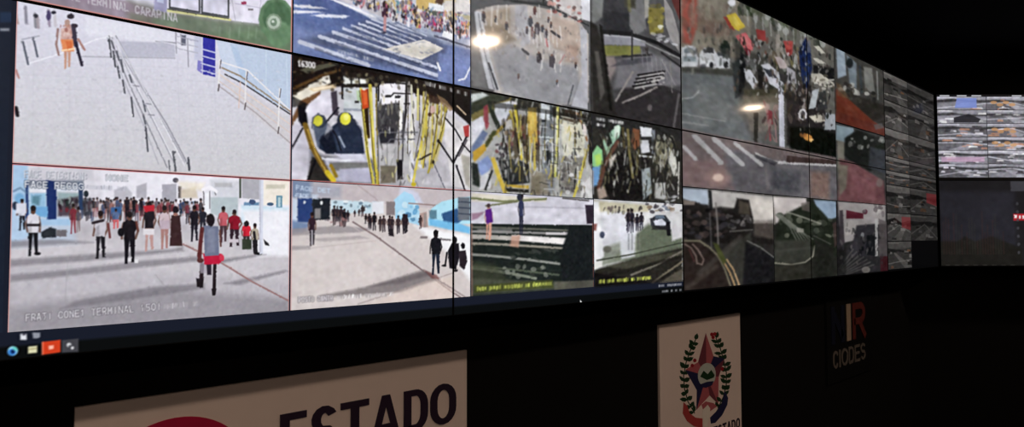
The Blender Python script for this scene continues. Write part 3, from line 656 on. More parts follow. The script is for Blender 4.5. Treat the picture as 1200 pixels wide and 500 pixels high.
specks(400, 84, 500, 96, 30, [(60, 52, 40), (40, 34, 30), (140, 130, 100), (90, 84, 70)], 2, 2.5, slope=.1)
noise(5, 2.5); blur(2, sat=.88, con=1.06)
edge((196, 110, 106), .9, 'B')

# ---- 6: open terminal hall with a queue
Feed('video_feed', 'camera picture of an open terminal hall with a queue in the distance', MAIN, a_1 + .004, a_2, b_txt, b_red - .002, (206, 196, 194))
R((212, 203, 202), 335, 205, 560, 370)
P((196, 186, 190), [(338, 208), (552, 222), (552, 250), (470, 240), (338, 232)], 4); P((122, 138, 166), [(340, 210), (366, 212), (366, 232), (340, 232)], 6); P((156, 160, 176), [(364, 214), (400, 218), (400, 232), (364, 232)], 8, .7)
L((170, 156, 158), 1.4, [(420, 217), (440, 232), (446, 240)], 2, .7); P((206, 208, 226), [(470, 216), (490, 226), (496, 238), (466, 236)], 5)
P((170, 214, 240), [(462, 234), (474, 224), (484, 228), (492, 248), (492, 264), (464, 256)], 2.5); specks(466, 236, 492, 258, 18, [(96, 160, 206), (210, 234, 246), (130, 190, 226), (70, 120, 160)], 3, 3); R((132, 122, 124), 453, 236, 463, 252, 2); L((150, 130, 128), 1.6, [(480, 238), (520, 241)], 1.5)
P((176, 224, 242), [(502, 258), (506, 244), (518, 236), (536, 232), (552, 230), (552, 262), (502, 264)], 2.5); P((50, 86, 132), [(518, 250), (536, 244), (544, 256), (534, 264), (520, 262)], 3); P((74, 110, 128), [(503, 246), (512, 246), (512, 256), (504, 258)], 3, .8); P((120, 190, 234), [(503, 256), (540, 262), (551, 266), (551, 274), (504, 264)], 4); R((106, 112, 122), 537, 231, 551, 258, 3); for_y = (236, 243, 250)
for y in for_y: L((70, 78, 92), 2, [(538, y), (551, y + 1)], 1.6)
P((246, 246, 250), [(486, 264), (552, 276), (552, 330), (530, 300), (500, 276)], 8); P((178, 152, 146), [(492, 250), (500, 248), (502, 266), (493, 266)], 2.5)
P((198, 220, 232), [(388, 234), (430, 236), (446, 240), (446, 250), (388, 250)], 3); specks(390, 236, 446, 246, 16, [(96, 120, 140), (236, 240, 244), (70, 80, 92), (150, 180, 196)], 2.5, 2); R((226, 228, 236), 436, 236, 450, 250, 3)
P((198, 212, 230), [(340, 230), (349, 234), (349, 264), (340, 270)], 4); P((44, 64, 116), [(349, 232), (367, 232), (367, 261), (349, 260)], 1.8); P((32, 36, 44), [(366, 232), (387, 232), (387, 257), (367, 258)], 1.8); R((132, 130, 132), 369, 244, 376, 256, 2); E((220, 226, 230), 377, 237.5, 1.6, 2.4); E((220, 226, 230), 357, 237, 1.2, 2.2); P((96, 122, 164), [(342, 258), (364, 261), (360, 270), (342, 274)], 5, .8)
P((150, 143, 147), [(342, 268), (400, 264), (440, 268), (420, 272), (342, 276)], 3, .8); P((166, 158, 160), [(360, 280), (420, 276), (434, 279), (380, 283)], 3, .7); P((150, 146, 150), [(340, 288), (364, 288), (364, 292), (340, 293)], 3, .7); L((184, 174, 172), 1, [(352, 292), (440, 282)], 2, .6); L((130, 120, 122), 3, [(494, 278), (500, 278)], 2); L((120, 114, 118), 2.4, [(514, 280), (528, 281)], 2)
L((128, 110, 112), 1.8, [(414, 260), (440, 276), (470, 298), (500, 320), (530, 342), (546, 352)], 1.5); L((220, 206, 200), 1, [(412, 264), (500, 326)], 1.8, .5)
P((120, 112, 114), [(376, 346), (430, 336), (470, 324), (496, 316), (508, 322), (514, 328), (470, 342), (400, 348)], 5, .8); P((96, 88, 92), [(430, 336), (500, 318), (506, 322), (470, 332)], 5, .6); L((150, 136, 134), 1.2, [(420, 356), (470, 340), (530, 320)], 2, .7); P((226, 206, 196), [(500, 330), (532, 322), (532, 350), (430, 356)], 8, .6)
P((110, 64, 64), [(497, 316), (512, 322), (516, 327), (506, 326)], 3, .7); L((140, 124, 124), 2, [(514, 328), (552, 352)], 2, .7)
dk = [(36, 30, 38), (52, 42, 48), (66, 52, 56), (28, 26, 32)]
for x, y0, y1 in ((392, 240, 264), (396, 241, 262), (400, 241, 265), (404, 244, 266), (408, 246, 260), (416, 246, 254), (421, 245, 253), (425, 240, 254), (429, 250, 262), (433, 250, 267), (434.5, 252, 268), (439, 248, 270), (446, 253, 271), (450, 252, 272), (457, 252, 274), (460, 253, 272), (467, 252, 274), (474, 250, 274), (476, 251, 273), (493, 252, 268)):
    man(x, y0, y1, random.choice(dk), random.choice(dk), (90, 64, 58), (y1 - y0) * .24)
P((40, 36, 42), [(456, 268), (461, 268), (462, 277), (456, 276)], 2); R((40, 30, 36), 472, 251, 478, 264, 1.8); R((150, 140, 138), 497, 250, 500, 266, 1.6); R((60, 52, 54), 424, 242, 428, 247, 1.6); specks(384, 256, 410, 264, 10, [(150, 110, 110), (206, 190, 190), (90, 76, 84)], 1.8, 2)
man(366, 248, 288, (50, 34, 44), (40, 34, 42), wd=8); L((196, 192, 200), 1.2, [(366, 270), (366, 286)], 1.2)
man(511, 269, 322, (28, 28, 34), (32, 40, 56), wd=12, skin=(40, 34, 36)); E((26, 24, 28), 511, 273, 2.6, 4.2); R((26, 26, 32), 506, 280, 517, 294, 1.6)
E((26, 24, 28), 533, 281, 3, 4.5); P((28, 26, 32), [(525, 294), (530, 284), (538, 285), (539, 300), (535, 316), (527, 314)], 1.8); L((26, 24, 30), 2.4, [(524, 296), (522, 311)], 1.5); E((26, 24, 28), 543, 288, 2.4, 3.6); P((40, 32, 38), [(538, 294), (546, 293), (548, 306), (544, 316), (539, 312)], 1.8); E((28, 26, 30), 521, 311, 2.8, 1.4); E((28, 26, 30), 534, 317, 3, 1.4)
text('FACE DET', 347, 222, 388, 226, 4.6, (196, 214, 236), 1.3, .6); text('FACE RE', 347, 231, 374, 233, 4.4, (206, 220, 240), 1.3, .6)
text('POSTO CONTR', 350, 354, 391, 351.5, 5.5, (80, 74, 80), 2.2, .5); text('POSTO CONTR', 350, 354, 391, 351.5, 5.5, (226, 222, 226), 1.0, .75); smudge([8, 7, 1], 394, 351.3, 461, 347, 5.5, (212, 206, 208), .7)
noise(4, 3); blur(1, grain=.014)
edge((206, 160, 158), .9, 'L')
# ---- 7: round plaza seen from above
Feed('video_feed', 'camera picture of a curved pavement with pedestrians seen from above', MAIN, a_2 + .004, a_3 - .012, SEAM + .0026, TOP - .012, (110, 112, 116), 1.0, (620, 50))
vgrad((96, 98, 102), (84, 84, 86))
P((88, 90, 94), [(550, -140), (696, -100), (690, 0), (640, -8), (552, 10)], 6); L((150, 150, 152), 4, [(556, -60), (690, -30)], 5, .6); L((60, 62, 66), 3, [(552, -10), (600, 1), (640, 4)], 3)
P((176, 168, 164), [(558, 12), (580, 6), (615, 5), (650, 12), (680, 26), (690, 40), (690, 120), (640, 125), (580, 108), (566, 60)], 2)
P((146, 146, 152), [(572, 50), (600, 52), (640, 72), (676, 78), (684, 120), (640, 124), (590, 108)], 8); P((166, 166, 176), [(604, 6), (618, 6), (622, 50), (612, 56), (604, 40)], 3, .8)
P((186, 164, 150), [(646, 18), (676, 26), (684, 50), (676, 66), (650, 56), (640, 40)], 6, .8); P((170, 138, 124), [(664, 52), (678, 54), (678, 74), (662, 72)], 5, .6); P((170, 150, 128), [(566, 14), (598, 8), (598, 36), (572, 38)], 5, .7); P((112, 98, 80), [(566, 30), (590, 30), (604, 46), (580, 58), (566, 52)], 8, .7)
P((186, 188, 196), [(556, 13), (564, 13), (573, 60), (586, 106), (573, 104), (561, 56)], 1.6); L((120, 122, 130), 1.2, [(561, 16), (568, 60), (579, 104)], 1.2); L((58, 60, 66), 2.2, [(573, 74), (583, 104)], 1.5); L((72, 74, 78), 2, [(567, 14), (568, 26)], 1.8)
P((176, 176, 186), [(680, 30), (688, 36), (689, 128), (670, 124), (682, 88)], 1.8); L((80, 82, 88), 1.8, [(672, 100), (666, 122)], 1.6); P((110, 110, 112), [(552, 40), (560, 44), (572, 104), (553, 100)], 3)
L((46, 50, 52), 2, [(600, 1), (640, 6), (668, 18), (690, 30)], 1.6); P((206, 200, 200), [(640, -30), (694, -20), (694, 24), (672, 20), (650, 8)], 3); P((222, 222, 230), [(680, -30), (694, -30), (694, 26), (682, 22)], 2)
specks(640, -4, 680, 14, 26, [(206, 150, 140), (40, 38, 44), (90, 60, 60), (226, 222, 222), (150, 60, 60)], 3, 2, slope=.3); L((44, 46, 48), 1.6, [(637, -6), (637, 6)], 1.3)
for x0, y0, x1, y1 in ((577, 8, 576, 30), (584, 7, 582, 28), (594, 6, 594, 30), (632, 6, 633, 20), (646, 10, 646, 34), (652, 60, 650, 80), (638, 60, 634, 82), (658, 64, 657, 84)): L((216, 212, 210), 1.8, [(x0, y0), (x1, y1)], 1.5, .55)
rf = random.Random(21)
for x, y, h in ((567, 20, 11), (581, 23, 7), (594, 31, 9), (627, 13, 9), (622, 26, 12), (630, 34, 14), (636, 34, 8), (643, 24, 6), (647, 72, 15), (632, 68, 13), (675, 77, 6), (608, 90, 5), (653, 97, 5), (646, 30, 6), (640, 40, 10), (626, 42, 9), (618, 36, 8)):
    c_ = rf.choice([(48, 44, 50), (66, 62, 70), (84, 52, 54), (56, 60, 72)])
    P(c_, [(x - h * .22, y - h * .4), (x + h * .16, y - h * .5), (x + h * .26, y + h * .1), (x + h * .1, y + h * .5), (x - h * .2, y + h * .4)], 1.5, .9)
    L((206, 202, 204), 1.3, [(x + h * .2, y + h * .2), (x + h * .3, y + h * .8)], 1.4, .7)
    E((110, 84, 76), x, y - h * .5, 1.4, 1.5)
specks(560, 8, 690, 70, 120, [(206, 200, 196), (120, 114, 112), (150, 140, 136), (90, 88, 92), (196, 176, 164)], 1.2, 2.4, .6)
specks(580, 60, 680, 120, 60, [(160, 160, 168), (120, 120, 126), (136, 136, 140)], 1.5, 2, .5)
L((64, 62, 66), 3.6, [(647, 37), (656, 43)], 1.6); L((70, 70, 74), 3.4, [(613, 58), (619, 63)], 1.5); L((96, 60, 62), 2, [(624, 32), (624, 42)], 1.6); L((190, 90, 96), 2.4, [(640, 46), (642, 54)], 2, .7); L((176, 130, 130), 1.6, [(662, 64), (656, 74)], 1.6)
for i in range(9): L((224, 222, 226), 1.5, [(620 + i * 4.6, 30 + (i * 7) % 11), (621 + i * 4.6, 46 + (i * 5) % 13)], 1.6, .5)
noise(5, 3); blur(2, sat=.85)

# ---- 8: grey street under a flyover
Feed('video_feed', 'camera picture of a grey street under a flyover with a parked bus', MAIN, a_3 - .010, a_4 - .003, SEAM + .0026, TOP - .012, (92, 90, 92), 1.0, (745, 60))
vgrad((84, 84, 86), (70, 68, 70))
P((58, 58, 62), [(690, -60), (760, -60), (760, 30), (740, 40), (706, 38), (700, 10)], 5); P((120, 122, 122), [(694, -60), (712, -60), (706, 20), (694, 30)], 3); P((46, 46, 50), [(710, 12), (738, 16), (738, 40), (706, 36)], 3)
P((136, 136, 146), [(708, 38), (740, 40), (756, 46), (756, 54), (708, 52)], 2.5); L((176, 176, 184), 1.8, [(709, 41), (738, 43), (756, 48)], 1.8); P((128, 128, 66), [(706, 53), (750, 54), (752, 64), (708, 66)], 3); P((100, 104, 52), [(712, 54), (735, 54), (735, 62), (712, 63)], 4, .6)
P((136, 124, 122), [(706, 66), (720, 66), (724, 78), (712, 100), (706, 90)], 5); P((112, 110, 116), [(724, 70), (760, 60), (800, 78), (800, 100), (720, 104)], 6); P((44, 41, 43), [(716, 130), (728, 104), (776, 100), (800, 108), (800, 152), (716, 140)], 5)
P((70, 70, 78), [(716, 78), (730, 70), (764, 66), (764, 72), (736, 76)], 3, .8); L((44, 44, 46), 2.4, [(730, 66), (764, 64)], 2)
P((110, 110, 112), [(738, -20), (752, -20), (758, 34), (744, 42), (738, 30)], 3); P((66, 64, 56), [(730, -40), (745, -40), (745, 10), (732, 8)], 4); L((120, 116, 70), 4, [(737, -10), (738, 12)], 3, .6); P((122, 112, 54), [(758, 8), (776, 10), (778, 38), (762, 40)], 2.5); specks(760, 4, 778, 38, 16, [(158, 146, 60), (92, 84, 40), (206, 206, 190), (120, 110, 60)], 3, 3); P((150, 148, 142), [(754, -20), (762, -20), (760, 20), (756, 22)], 3)
P((146, 142, 142), [(778, -4), (788, 12), (796, 40), (796, 60), (786, 46), (780, 28)], 2); P((92, 44, 42), [(784, -8), (798, -8), (798, 26), (792, 12)], 3); specks(766, 38, 792, 50, 18, [(150, 150, 156), (60, 60, 64), (200, 200, 206)], 3, 1.6, slope=.25)
L((30, 30, 32), 5, [(706, 37), (740, 40), (770, 50), (798, 66)], 2); L((130, 130, 132), 2, [(752, 48), (796, 68)], 1.8); L((40, 40, 42), 3, [(776, 62), (798, 78)], 2); L((44, 44, 48), 1.8, [(741, 36), (741, 70)], 1.5); P((50, 46, 46), [(756, 56), (760, 56), (760, 64), (757, 64)], 1.6)
P((140, 134, 128), [(688, 60), (694, 58), (702, 100), (712, 132), (698, 132), (690, 100)], 5, .4); L((150, 146, 138), 2.4, [(708, 68), (712, 100)], 2.2, .8); P((40, 38, 36), [(686, 20), (700, 30), (708, 60), (716, 100), (724, 140), (686, 134)], 4); P((96, 92, 88), [(697, 60), (702, 60), (709, 108), (704, 118)], 3, .8); P((70, 68, 66), [(688, 50), (692, 50), (696, 130), (690, 130)], 3, .8); L((22, 22, 20), 3, [(704, 30), (709, 70), (716, 128)], 2, .9)
for i in range(4):
    y = 86 + i * 4.4
    L((26, 24, 26), 2.2, [(748 - i * 2, y + 2), (780 - i * 3, y - 3)], 1.4); L((186, 182, 182), 2.0, [(750 - i * 2, y + 4), (778 - i * 3, y - 1)], 1.5, .8)
specks(750, 88, 780, 104, 16, [(190, 186, 184), (44, 42, 44)], 2, 1.5)
L((140, 134, 132), 2.2, [(742, 84), (722, 118)], 1.8); L((140, 132, 130), 2.2, [(770, 102), (750, 112), (730, 120)], 1.8); L((112, 108, 108), 1.6, [(786, 72), (788, 108)], 1.6); L((150, 146, 146), 1.4, [(776, 70), (792, 100)], 2, .7); E((96, 90, 92), 762, 126, 3, 4, 3); L((90, 86, 88), 3, [(796, 110), (790, 148)], 3)
for i in range(7): L((150, 148, 152), 1.2, [(752 + i * 5.6, 58 + i * 3), (754 + i * 5.6, 78 + i * 3)], 1.6, .45)
noise(5, 3); blur(2, sat=.85)

# ---- 9: second bus interior
Feed('video_feed', 'camera picture of a second bus interior full of yellow poles', MAIN, a_2 + .004, a_3 - .006, b_red, SEAM - .0026, (150, 148, 142))
R((168, 168, 166), 545, 95, 705, 240)
P((44, 44, 40), [(550, 98), (700, 130), (700, 146), (660, 140), (620, 128), (574, 126), (552, 138)], 3); P((196, 206, 206), [(553, 110), (566, 108), (574, 112), (556, 122), (553, 122)], 2.5); P((52, 58, 46), [(553, 120), (572, 112), (590, 108), (590, 116), (566, 128), (553, 138)], 3)
P((120, 108, 58), [(553, 134), (572, 124), (596, 116), (600, 112), (598, 120), (574, 132), (553, 142)], 2); P((206, 206, 218), [(553, 144), (564, 136), (570, 144), (562, 160), (553, 170)], 2); P((96, 112, 150), [(553, 172), (566, 152), (572, 156), (560, 178), (553, 186)], 2.5); P((150, 60, 72), [(567, 124), (572, 122), (573, 148), (570, 152), (567, 140)], 2)
P((210, 214, 226), [(580, 122), (598, 118), (600, 128), (594, 140), (586, 146), (580, 134)], 2.5); P((196, 196, 206), [(600, 118), (606, 120), (602, 136), (594, 146)], 2); L((44, 52, 42), 5, [(574, 120), (578, 134), (585, 150)], 1.8); L((176, 146, 54), 3.2, [(603, 132), (590, 148), (577, 160), (566, 176), (556, 186)], 1.6); L((70, 74, 40), 4, [(580, 154), (570, 170)], 2.2)
P((196, 150, 40), [(554, 178), (568, 168), (570, 176), (556, 190)], 2); P((130, 150, 206), [(560, 190), (572, 182), (578, 192), (568, 210), (560, 200)], 3); P((40, 46, 42), [(553, 190), (560, 192), (564, 220), (554, 216)], 2.5); P((206, 206, 212), [(564, 206), (574, 200), (576, 220), (562, 222)], 3); L((34, 36, 36), 2, [(577, 200), (569, 222)], 1.5)
P((90, 80, 64), [(598, 136), (632, 136), (632, 190), (600, 186)], 5); specks(590, 140, 632, 176, 60, [(54, 44, 38), (120, 92, 60), (170, 150, 110), (110, 50, 50), (36, 32, 32), (206, 200, 190)], 2, 6); P((210, 208, 206), [(592, 140), (600, 140), (602, 152), (593, 150)], 3, .9); specks(582, 168, 602, 188, 26, [(206, 206, 212), (60, 52, 58), (120, 70, 70), (30, 30, 34)], 2, 3)
L((222, 200, 50), 3.4, [(604, 124), (608, 150), (612, 186)], 1.5); L((196, 176, 60), 2.6, [(598, 130), (604, 148)], 1.5); P((206, 166, 56), [(619, 126), (629, 126), (630, 168), (622, 168), (618, 150)], 2, .9); P((226, 196, 90), [(620, 134), (626, 132), (627, 152), (622, 152)], 3, .7); L((196, 176, 70), 2.6, [(626, 160), (627, 200)], 1.4); L((206, 190, 110), 1.6, [(621, 160), (622, 196)], 1.3); L((84, 70, 30), 2, [(618, 150), (618, 190)], 1.6)
P((40, 42, 42), [(584, 188), (604, 186), (620, 192), (621, 214), (592, 218)], 2); P((64, 66, 64), [(596, 188), (606, 187), (614, 194), (600, 196)], 4, .7); P((196, 160, 50), [(592, 216), (620, 217), (620, 221), (594, 219)], 1.6); P((36, 34, 30), [(592, 220), (620, 222), (620, 226), (594, 224)], 1.6); L((216, 184, 56), 4.6, [(578, 186), (584, 204), (592, 224)], 1.6)
P((210, 218, 226), [(634, 120), (646, 124), (648, 140), (634, 140)], 2.5); P((120, 126, 132), [(634, 140), (650, 142), (650, 190), (636, 196)], 3); R((40, 46, 50), 635, 140, 641, 143, 1.3); L((70, 78, 84), 3, [(646, 124), (646, 150)], 2); L((196, 206, 210), 1.5, [(632, 160), (655, 162)], 1.4); L((206, 212, 216), 1.5, [(638, 190), (637, 170), (642, 164), (648, 168), (648, 190)], 1.5); P((36, 40, 44), [(641, 176), (646, 176), (646, 202), (641, 202)], 1.6); P((130, 134, 142), [(636, 190), (650, 200), (650, 226), (634, 228)], 4)
P((136, 128, 112), [(622, 198), (640, 204), (644, 228), (622, 228)], 4); P((108, 98, 76), [(624, 206), (634, 206), (634, 228), (622, 228)], 4, .6)
L((206, 202, 96), 3.4, [(654, 122), (654, 160), (651, 206)], 1.5); L((236, 232, 160), 1.4, [(653, 128), (653, 170)], 1.4); P((214, 212, 190), [(660, 136), (686, 144), (686, 160), (684, 184), (662, 186), (658, 160)], 4); P((60, 46, 34), [(660, 128), (680, 130), (686, 140), (672, 146), (660, 140)], 3, .8)
for y in (136, 141, 146): L((206, 204, 186), 1.4, [(658, y), (672, y + 3)], 1.4)
P((240, 226, 190), [(662, 148), (678, 150), (676, 158), (662, 156)], 4, .8); L((150, 104, 70), 3, [(676, 132), (684, 148), (688, 164)], 1.8); P((230, 218, 214), [(682, 144), (688, 148), (687, 160), (683, 156)], 2); R((70, 66, 60), 673, 155, 676, 168, 1.6)
P((38, 36, 34), [(684, 134), (695, 138), (695, 200), (690, 190), (690, 160)], 3); P((128, 124, 118), [(660, 184), (684, 184), (680, 226), (656, 226)], 5); specks(656, 180, 684, 226, 44, [(70, 66, 66), (176, 176, 176), (214, 214, 216), (100, 96, 90), (60, 58, 60)], 2.4, 2.6); L((206, 190, 70), 3, [(686, 184), (680, 208), (673, 230)], 1.6); L((120, 104, 46), 2, [(690, 170), (684, 196)], 1.6)
P((206, 204, 206), [(684, 216), (692, 206), (695, 232), (680, 232)], 2.5)
specks(576, 118, 694, 230, 190, [(36, 34, 34), (206, 206, 204), (120, 112, 90), (206, 186, 80), (70, 66, 62), (150, 150, 146)], 1.1, 4, .7)
for x0, y0, x1, y1 in ((606, 126, 614, 188), (601, 126, 608, 180), (617, 130, 618, 196), (631, 126, 632, 200), (656, 124, 653, 206), (650, 124, 649, 200), (588, 150, 596, 186), (640, 130, 638, 176)): L((44, 40, 28), 1.1, [(x0, y0), (x1, y1)], 1.1, .8)
rv = random.Random(3)
for q in range(64):
    x = rv.uniform(585, 690); y = rv.uniform(120, 200); c_ = rv.choice([(30, 30, 28), (196, 180, 90), (210, 212, 208), (84, 76, 54), (120, 122, 120), (150, 132, 60)])
    L(c_, rv.uniform(.8, 1.6), [(x, y), (x + rv.uniform(-2, 2), y + rv.uniform(6, 26))], 1.2, .8)
for q in range(26):
    x = rv.uniform(630, 686); y = rv.uniform(128, 222)
    L(rv.choice([(40, 40, 40), (200, 202, 204), (96, 92, 84)]), 1.1, [(x, y), (x + rv.uniform(5, 14), y + rv.uniform(0, 3))], 1.2, .7)
P((30, 30, 28), [(572, 118), (640, 128), (694, 138), (694, 142), (640, 133), (600, 128), (578, 126)], 2, .6)
smudge([2, 3, 2, 2], 644, 124, 690, 135, 4.5, (176, 182, 182), .65); smudge([1, 1, 1], 620, 118, 638, 122, 4, (160, 166, 160), .5)
noise(8, 2.2); blur(2, sat=.8)

# ---- 10: third, darker bus interior
Feed('video_feed', 'camera picture of a dark bus interior with a bright green pane', MAIN, a_3 - .004, a_4 - .003, b_red, SEAM - .0026, (60, 58, 54))
R((44, 42, 38), 690, 130, 805, 245)
P((36, 36, 36), [(694, 134), (800, 150), (800, 166), (694, 150)], 2); smudge([3, 5], 699, 141, 731, 146, 4, (206, 206, 206), .85); smudge([3], 699, 147.5, 709, 148.5, 3.4, (196, 196, 196), .8)
P((150, 196, 166), [(706, 164), (716, 154), (724, 146), (728, 148), (726, 160), (716, 172), (712, 184)], 2); P((206, 226, 210), [(720, 148), (727, 146), (726, 158), (720, 162)], 2); P((36, 40, 36), [(708, 158), (714, 154), (718, 168), (712, 172)], 2); L((30, 30, 30), 2.4, [(706, 152), (714, 170)], 1.8)
P((140, 212, 140), [(693, 182), (700, 170), (706, 176), (707, 190), (700, 198), (694, 194)], 2); P((178, 226, 90), [(697, 182), (704, 180), (706, 192), (699, 194)], 3); P((96, 150, 206), [(694, 196), (704, 194), (702, 216), (694, 220)], 2.5); P((140, 140, 148), [(690, 196), (696, 200), (696, 228), (690, 220)], 2)
L((92, 58, 46), 4, [(724, 166), (712, 186), (706, 204), (702, 220)], 1.8); P((196, 186, 176), [(714, 186), (722, 180), (724, 190), (716, 204)], 3); P((160, 140, 126), [(700, 222), (708, 216), (712, 230), (702, 234)], 2.5); P((24, 22, 22), [(708, 214), (722, 184), (736, 174), (752, 198), (762, 234), (714, 234)], 3)
L((118, 108, 62), 3, [(736, 152), (738, 180), (742, 208)], 1.8); L((84, 76, 50), 3, [(730, 150), (732, 172)], 2); P((128, 76, 48), [(742, 150), (750, 152), (750, 170), (744, 176), (740, 166)], 2.5); P((216, 218, 226), [(750, 148), (764, 150), (764, 160), (752, 160)], 2); P((206, 208, 216), [(750, 164), (760, 164), (762, 178), (752, 180)], 2); L((44, 44, 48), 2, [(751, 161), (762, 163)], 1.5); P((110, 116, 128), [(764, 152), (768, 152), (768, 180), (764, 180)], 1.8)
P((30, 28, 28), [(752, 184), (762, 184), (760, 200), (752, 200)], 2); P((146, 156, 160), [(752, 198), (762, 196), (764, 226), (754, 234)], 2.5); L((206, 210, 212), 2, [(748, 182), (766, 184)], 1.6); L((96, 88, 56), 3, [(748, 176), (746, 204)], 2)
P((156, 152, 126), [(768, 164), (780, 168), (784, 190), (774, 186), (768, 178)], 3); specks(766, 160, 790, 206, 40, [(40, 40, 36), (150, 146, 130), (96, 92, 72), (60, 60, 54)], 2.2, 4); P((206, 206, 196), [(784, 172), (792, 184), (795, 206), (790, 206), (784, 190)], 2.5); L((30, 30, 28), 3, [(770, 150), (788, 162), (797, 190)], 2.2); L((206, 204, 196), 1.8, [(796, 190), (795, 232)], 1.6); P((40, 38, 36), [(768, 200), (794, 214), (794, 232), (772, 226)], 4, .8); P((178, 178, 176), [(768, 214), (780, 214), (780, 234), (768, 232)], 3); specks(780, 228, 794, 237, 10, [(170, 170, 172), (60, 58, 58)], 3, 1.6)
for q in range(44):
    x = rv.uniform(704, 794); y = rv.uniform(150, 216); c_ = rv.choice([(18, 18, 16), (110, 104, 70), (180, 180, 174), (60, 56, 44)])
    L(c_, rv.uniform(.8, 1.8), [(x, y), (x + rv.uniform(-4, 4), y + rv.uniform(6, 24))], 1.2, .7)
specks(704, 156, 796, 234, 130, [(22, 22, 20), (60, 56, 46), (150, 150, 140), (90, 84, 60), (206, 206, 200)], 1.1, 4, .65)
noise(7, 2.2); blur(2, sat=.8)

# ---- 11: wet steps at night
Feed('video_feed', 'camera picture of dark wet steps with a person in purple', MAIN, a_2 + .004, a_3 - .002, b_txt, b_red - .002, (40, 46, 40))
R((34, 38, 36), 545, 220, 705, 350)
P((206, 204, 216), [(548, 222), (700, 234), (700, 264), (552, 262)], 2); P((216, 210, 196), [(553, 226), (606, 230), (640, 232), (640, 236), (553, 236)], 3); L((120, 124, 90), 2.6, [(553, 232), (590, 236), (640, 233)], 2); L((110, 112, 84), 2, [(570, 241), (606, 236)], 2); L((206, 206, 216), 1.4, [(553, 250), (690, 258)], 2); L((84, 80, 80), 2, [(660, 232), (690, 235)], 2); L((160, 158, 170), 1.4, [(606, 242), (690, 244)], 3, .7)
P((46, 38, 50), [(686, 240), (696, 240), (696, 262), (688, 262)], 2.5)
P((150, 120, 140), [(553, 250), (568, 248), (560, 256), (553, 258)], 3)
P((30, 36, 34), [(548, 262), (700, 264), (700, 338), (548, 350)], 2)
for y0, y1, xe, c, t in ((266, 270, 666, (104, 104, 96), 2.4), (271, 274, 668, (150, 148, 148), 2.6), (277, 283, 666, (196, 190, 184), 5.0), (285, 291, 664, (160, 154, 142), 2.6), (298, 309, 656, (150, 152, 146), 2.8), (312, 322, 655, (84, 92, 78), 2.4), (314, 326, 628, (130, 136, 122), 3.2)):
    n = 9
    pts = [(553 + (xe - 553) * i / n, y0 + (y1 - y0) * (i / n) ** 1.3) for i in range(n + 1)]
    L(c, t, pts, 2, .9)
P((232, 228, 228), [(600, 275), (667, 279), (667, 287), (600, 281)], 2.5, .95); P((150, 148, 146), [(560, 268), (600, 268), (600, 273), (560, 273)], 3, .6); P((214, 210, 214), [(640, 272), (667, 272), (667, 275), (640, 275)], 2, .8); P((26, 30, 32), [(668, 264), (700, 264), (700, 336), (660, 332), (656, 300)], 4); P((66, 70, 54), [(553, 306), (580, 310), (600, 330), (553, 334)], 8, .7); P((86, 90, 76), [(553, 326), (590, 328), (660, 330), (664, 338), (553, 346)], 5, .7); P((96, 94, 84), [(650, 330), (696, 328), (696, 337), (650, 340)], 3, .8)
specks(590, 310, 640, 326, 14, [(130, 134, 124), (56, 62, 54)], 3, 3); specks(600, 292, 655, 304, 14, [(60, 64, 60), (24, 28, 28)], 5, 2)
P((196, 150, 130), [(600, 276), (610, 276), (608, 290), (598, 288)], 3, .8)
man(573, 238, 280, (96, 44, 130), (206, 150, 130), (176, 130, 120), 8, (70, 56, 60)); P((84, 36, 122), [(569, 246), (576, 244), (578, 260), (571, 262)], 1.8); L((212, 160, 140), 2.6, [(575, 262), (574, 280)], 1.6)
man(611, 226, 276, (50, 56, 84), (34, 36, 52), (60, 56, 60), 6); E((44, 46, 60), 609, 231, 3, 4)
L((96, 60, 52), 2, [(695.2, 262), (696.5, 336)], 1.5); L((140, 110, 100), 1.4, [(553, 262), (553.5, 346)], 1.3, .8)
P((70, 76, 30), [(556, 334), (648, 327.5), (649, 337), (556, 343)], 2.4, .6); smudge([4, 5, 8, 2, 8], 559, 341, 647, 334.5, 5, (176, 184, 88), .9)
noise(4, 2.6); blur(1)

# ---- 12: wet forecourt with a parked car
Feed('video_feed', 'camera picture of a wet forecourt with a parked white car', MAIN, a_3 + .002, a_4 - .003, b_txt - .006, b_red - .002, (150, 152, 146))
R((206, 206, 208), 690, 228, 805, 345)
P((196, 190, 166), [(696, 235), (760, 240), (760, 248), (698, 248)], 4); P((214, 214, 222), [(700, 250), (740, 250), (744, 300), (704, 306)], 6); P((96, 104, 88), [(746, 274), (760, 262), (800, 272), (800, 296), (740, 306), (716, 306)], 6); P((126, 132, 116), [(708, 290), (750, 276), (750, 300), (704, 312)], 6, .8); P((220, 222, 232), [(726, 264), (746, 264), (744, 300), (728, 304)], 4, .8); P((236, 236, 240), [(690, 236), (702, 236), (708, 300), (692, 312)], 3)
specks(708, 242, 752, 250, 34, [(40, 36, 40), (96, 84, 84), (60, 54, 56), (176, 170, 150)], 1.4, 2.6); specks(756, 238, 800, 250, 26, [(60, 54, 60), (196, 190, 190), (130, 110, 90), (84, 92, 110)], 3, 2)
for x, y0, y1 in ((736.5, 244, 272), (741, 244, 273), (747, 250, 271), (752, 248, 270)): man(x, y0, y1, (36, 32, 40), (48, 46, 60), (60, 48, 48), 5)
for x in (737, 741, 748): L((60, 62, 66), 1.6, [(x, 274), (x, 292)], 2.5, .4)
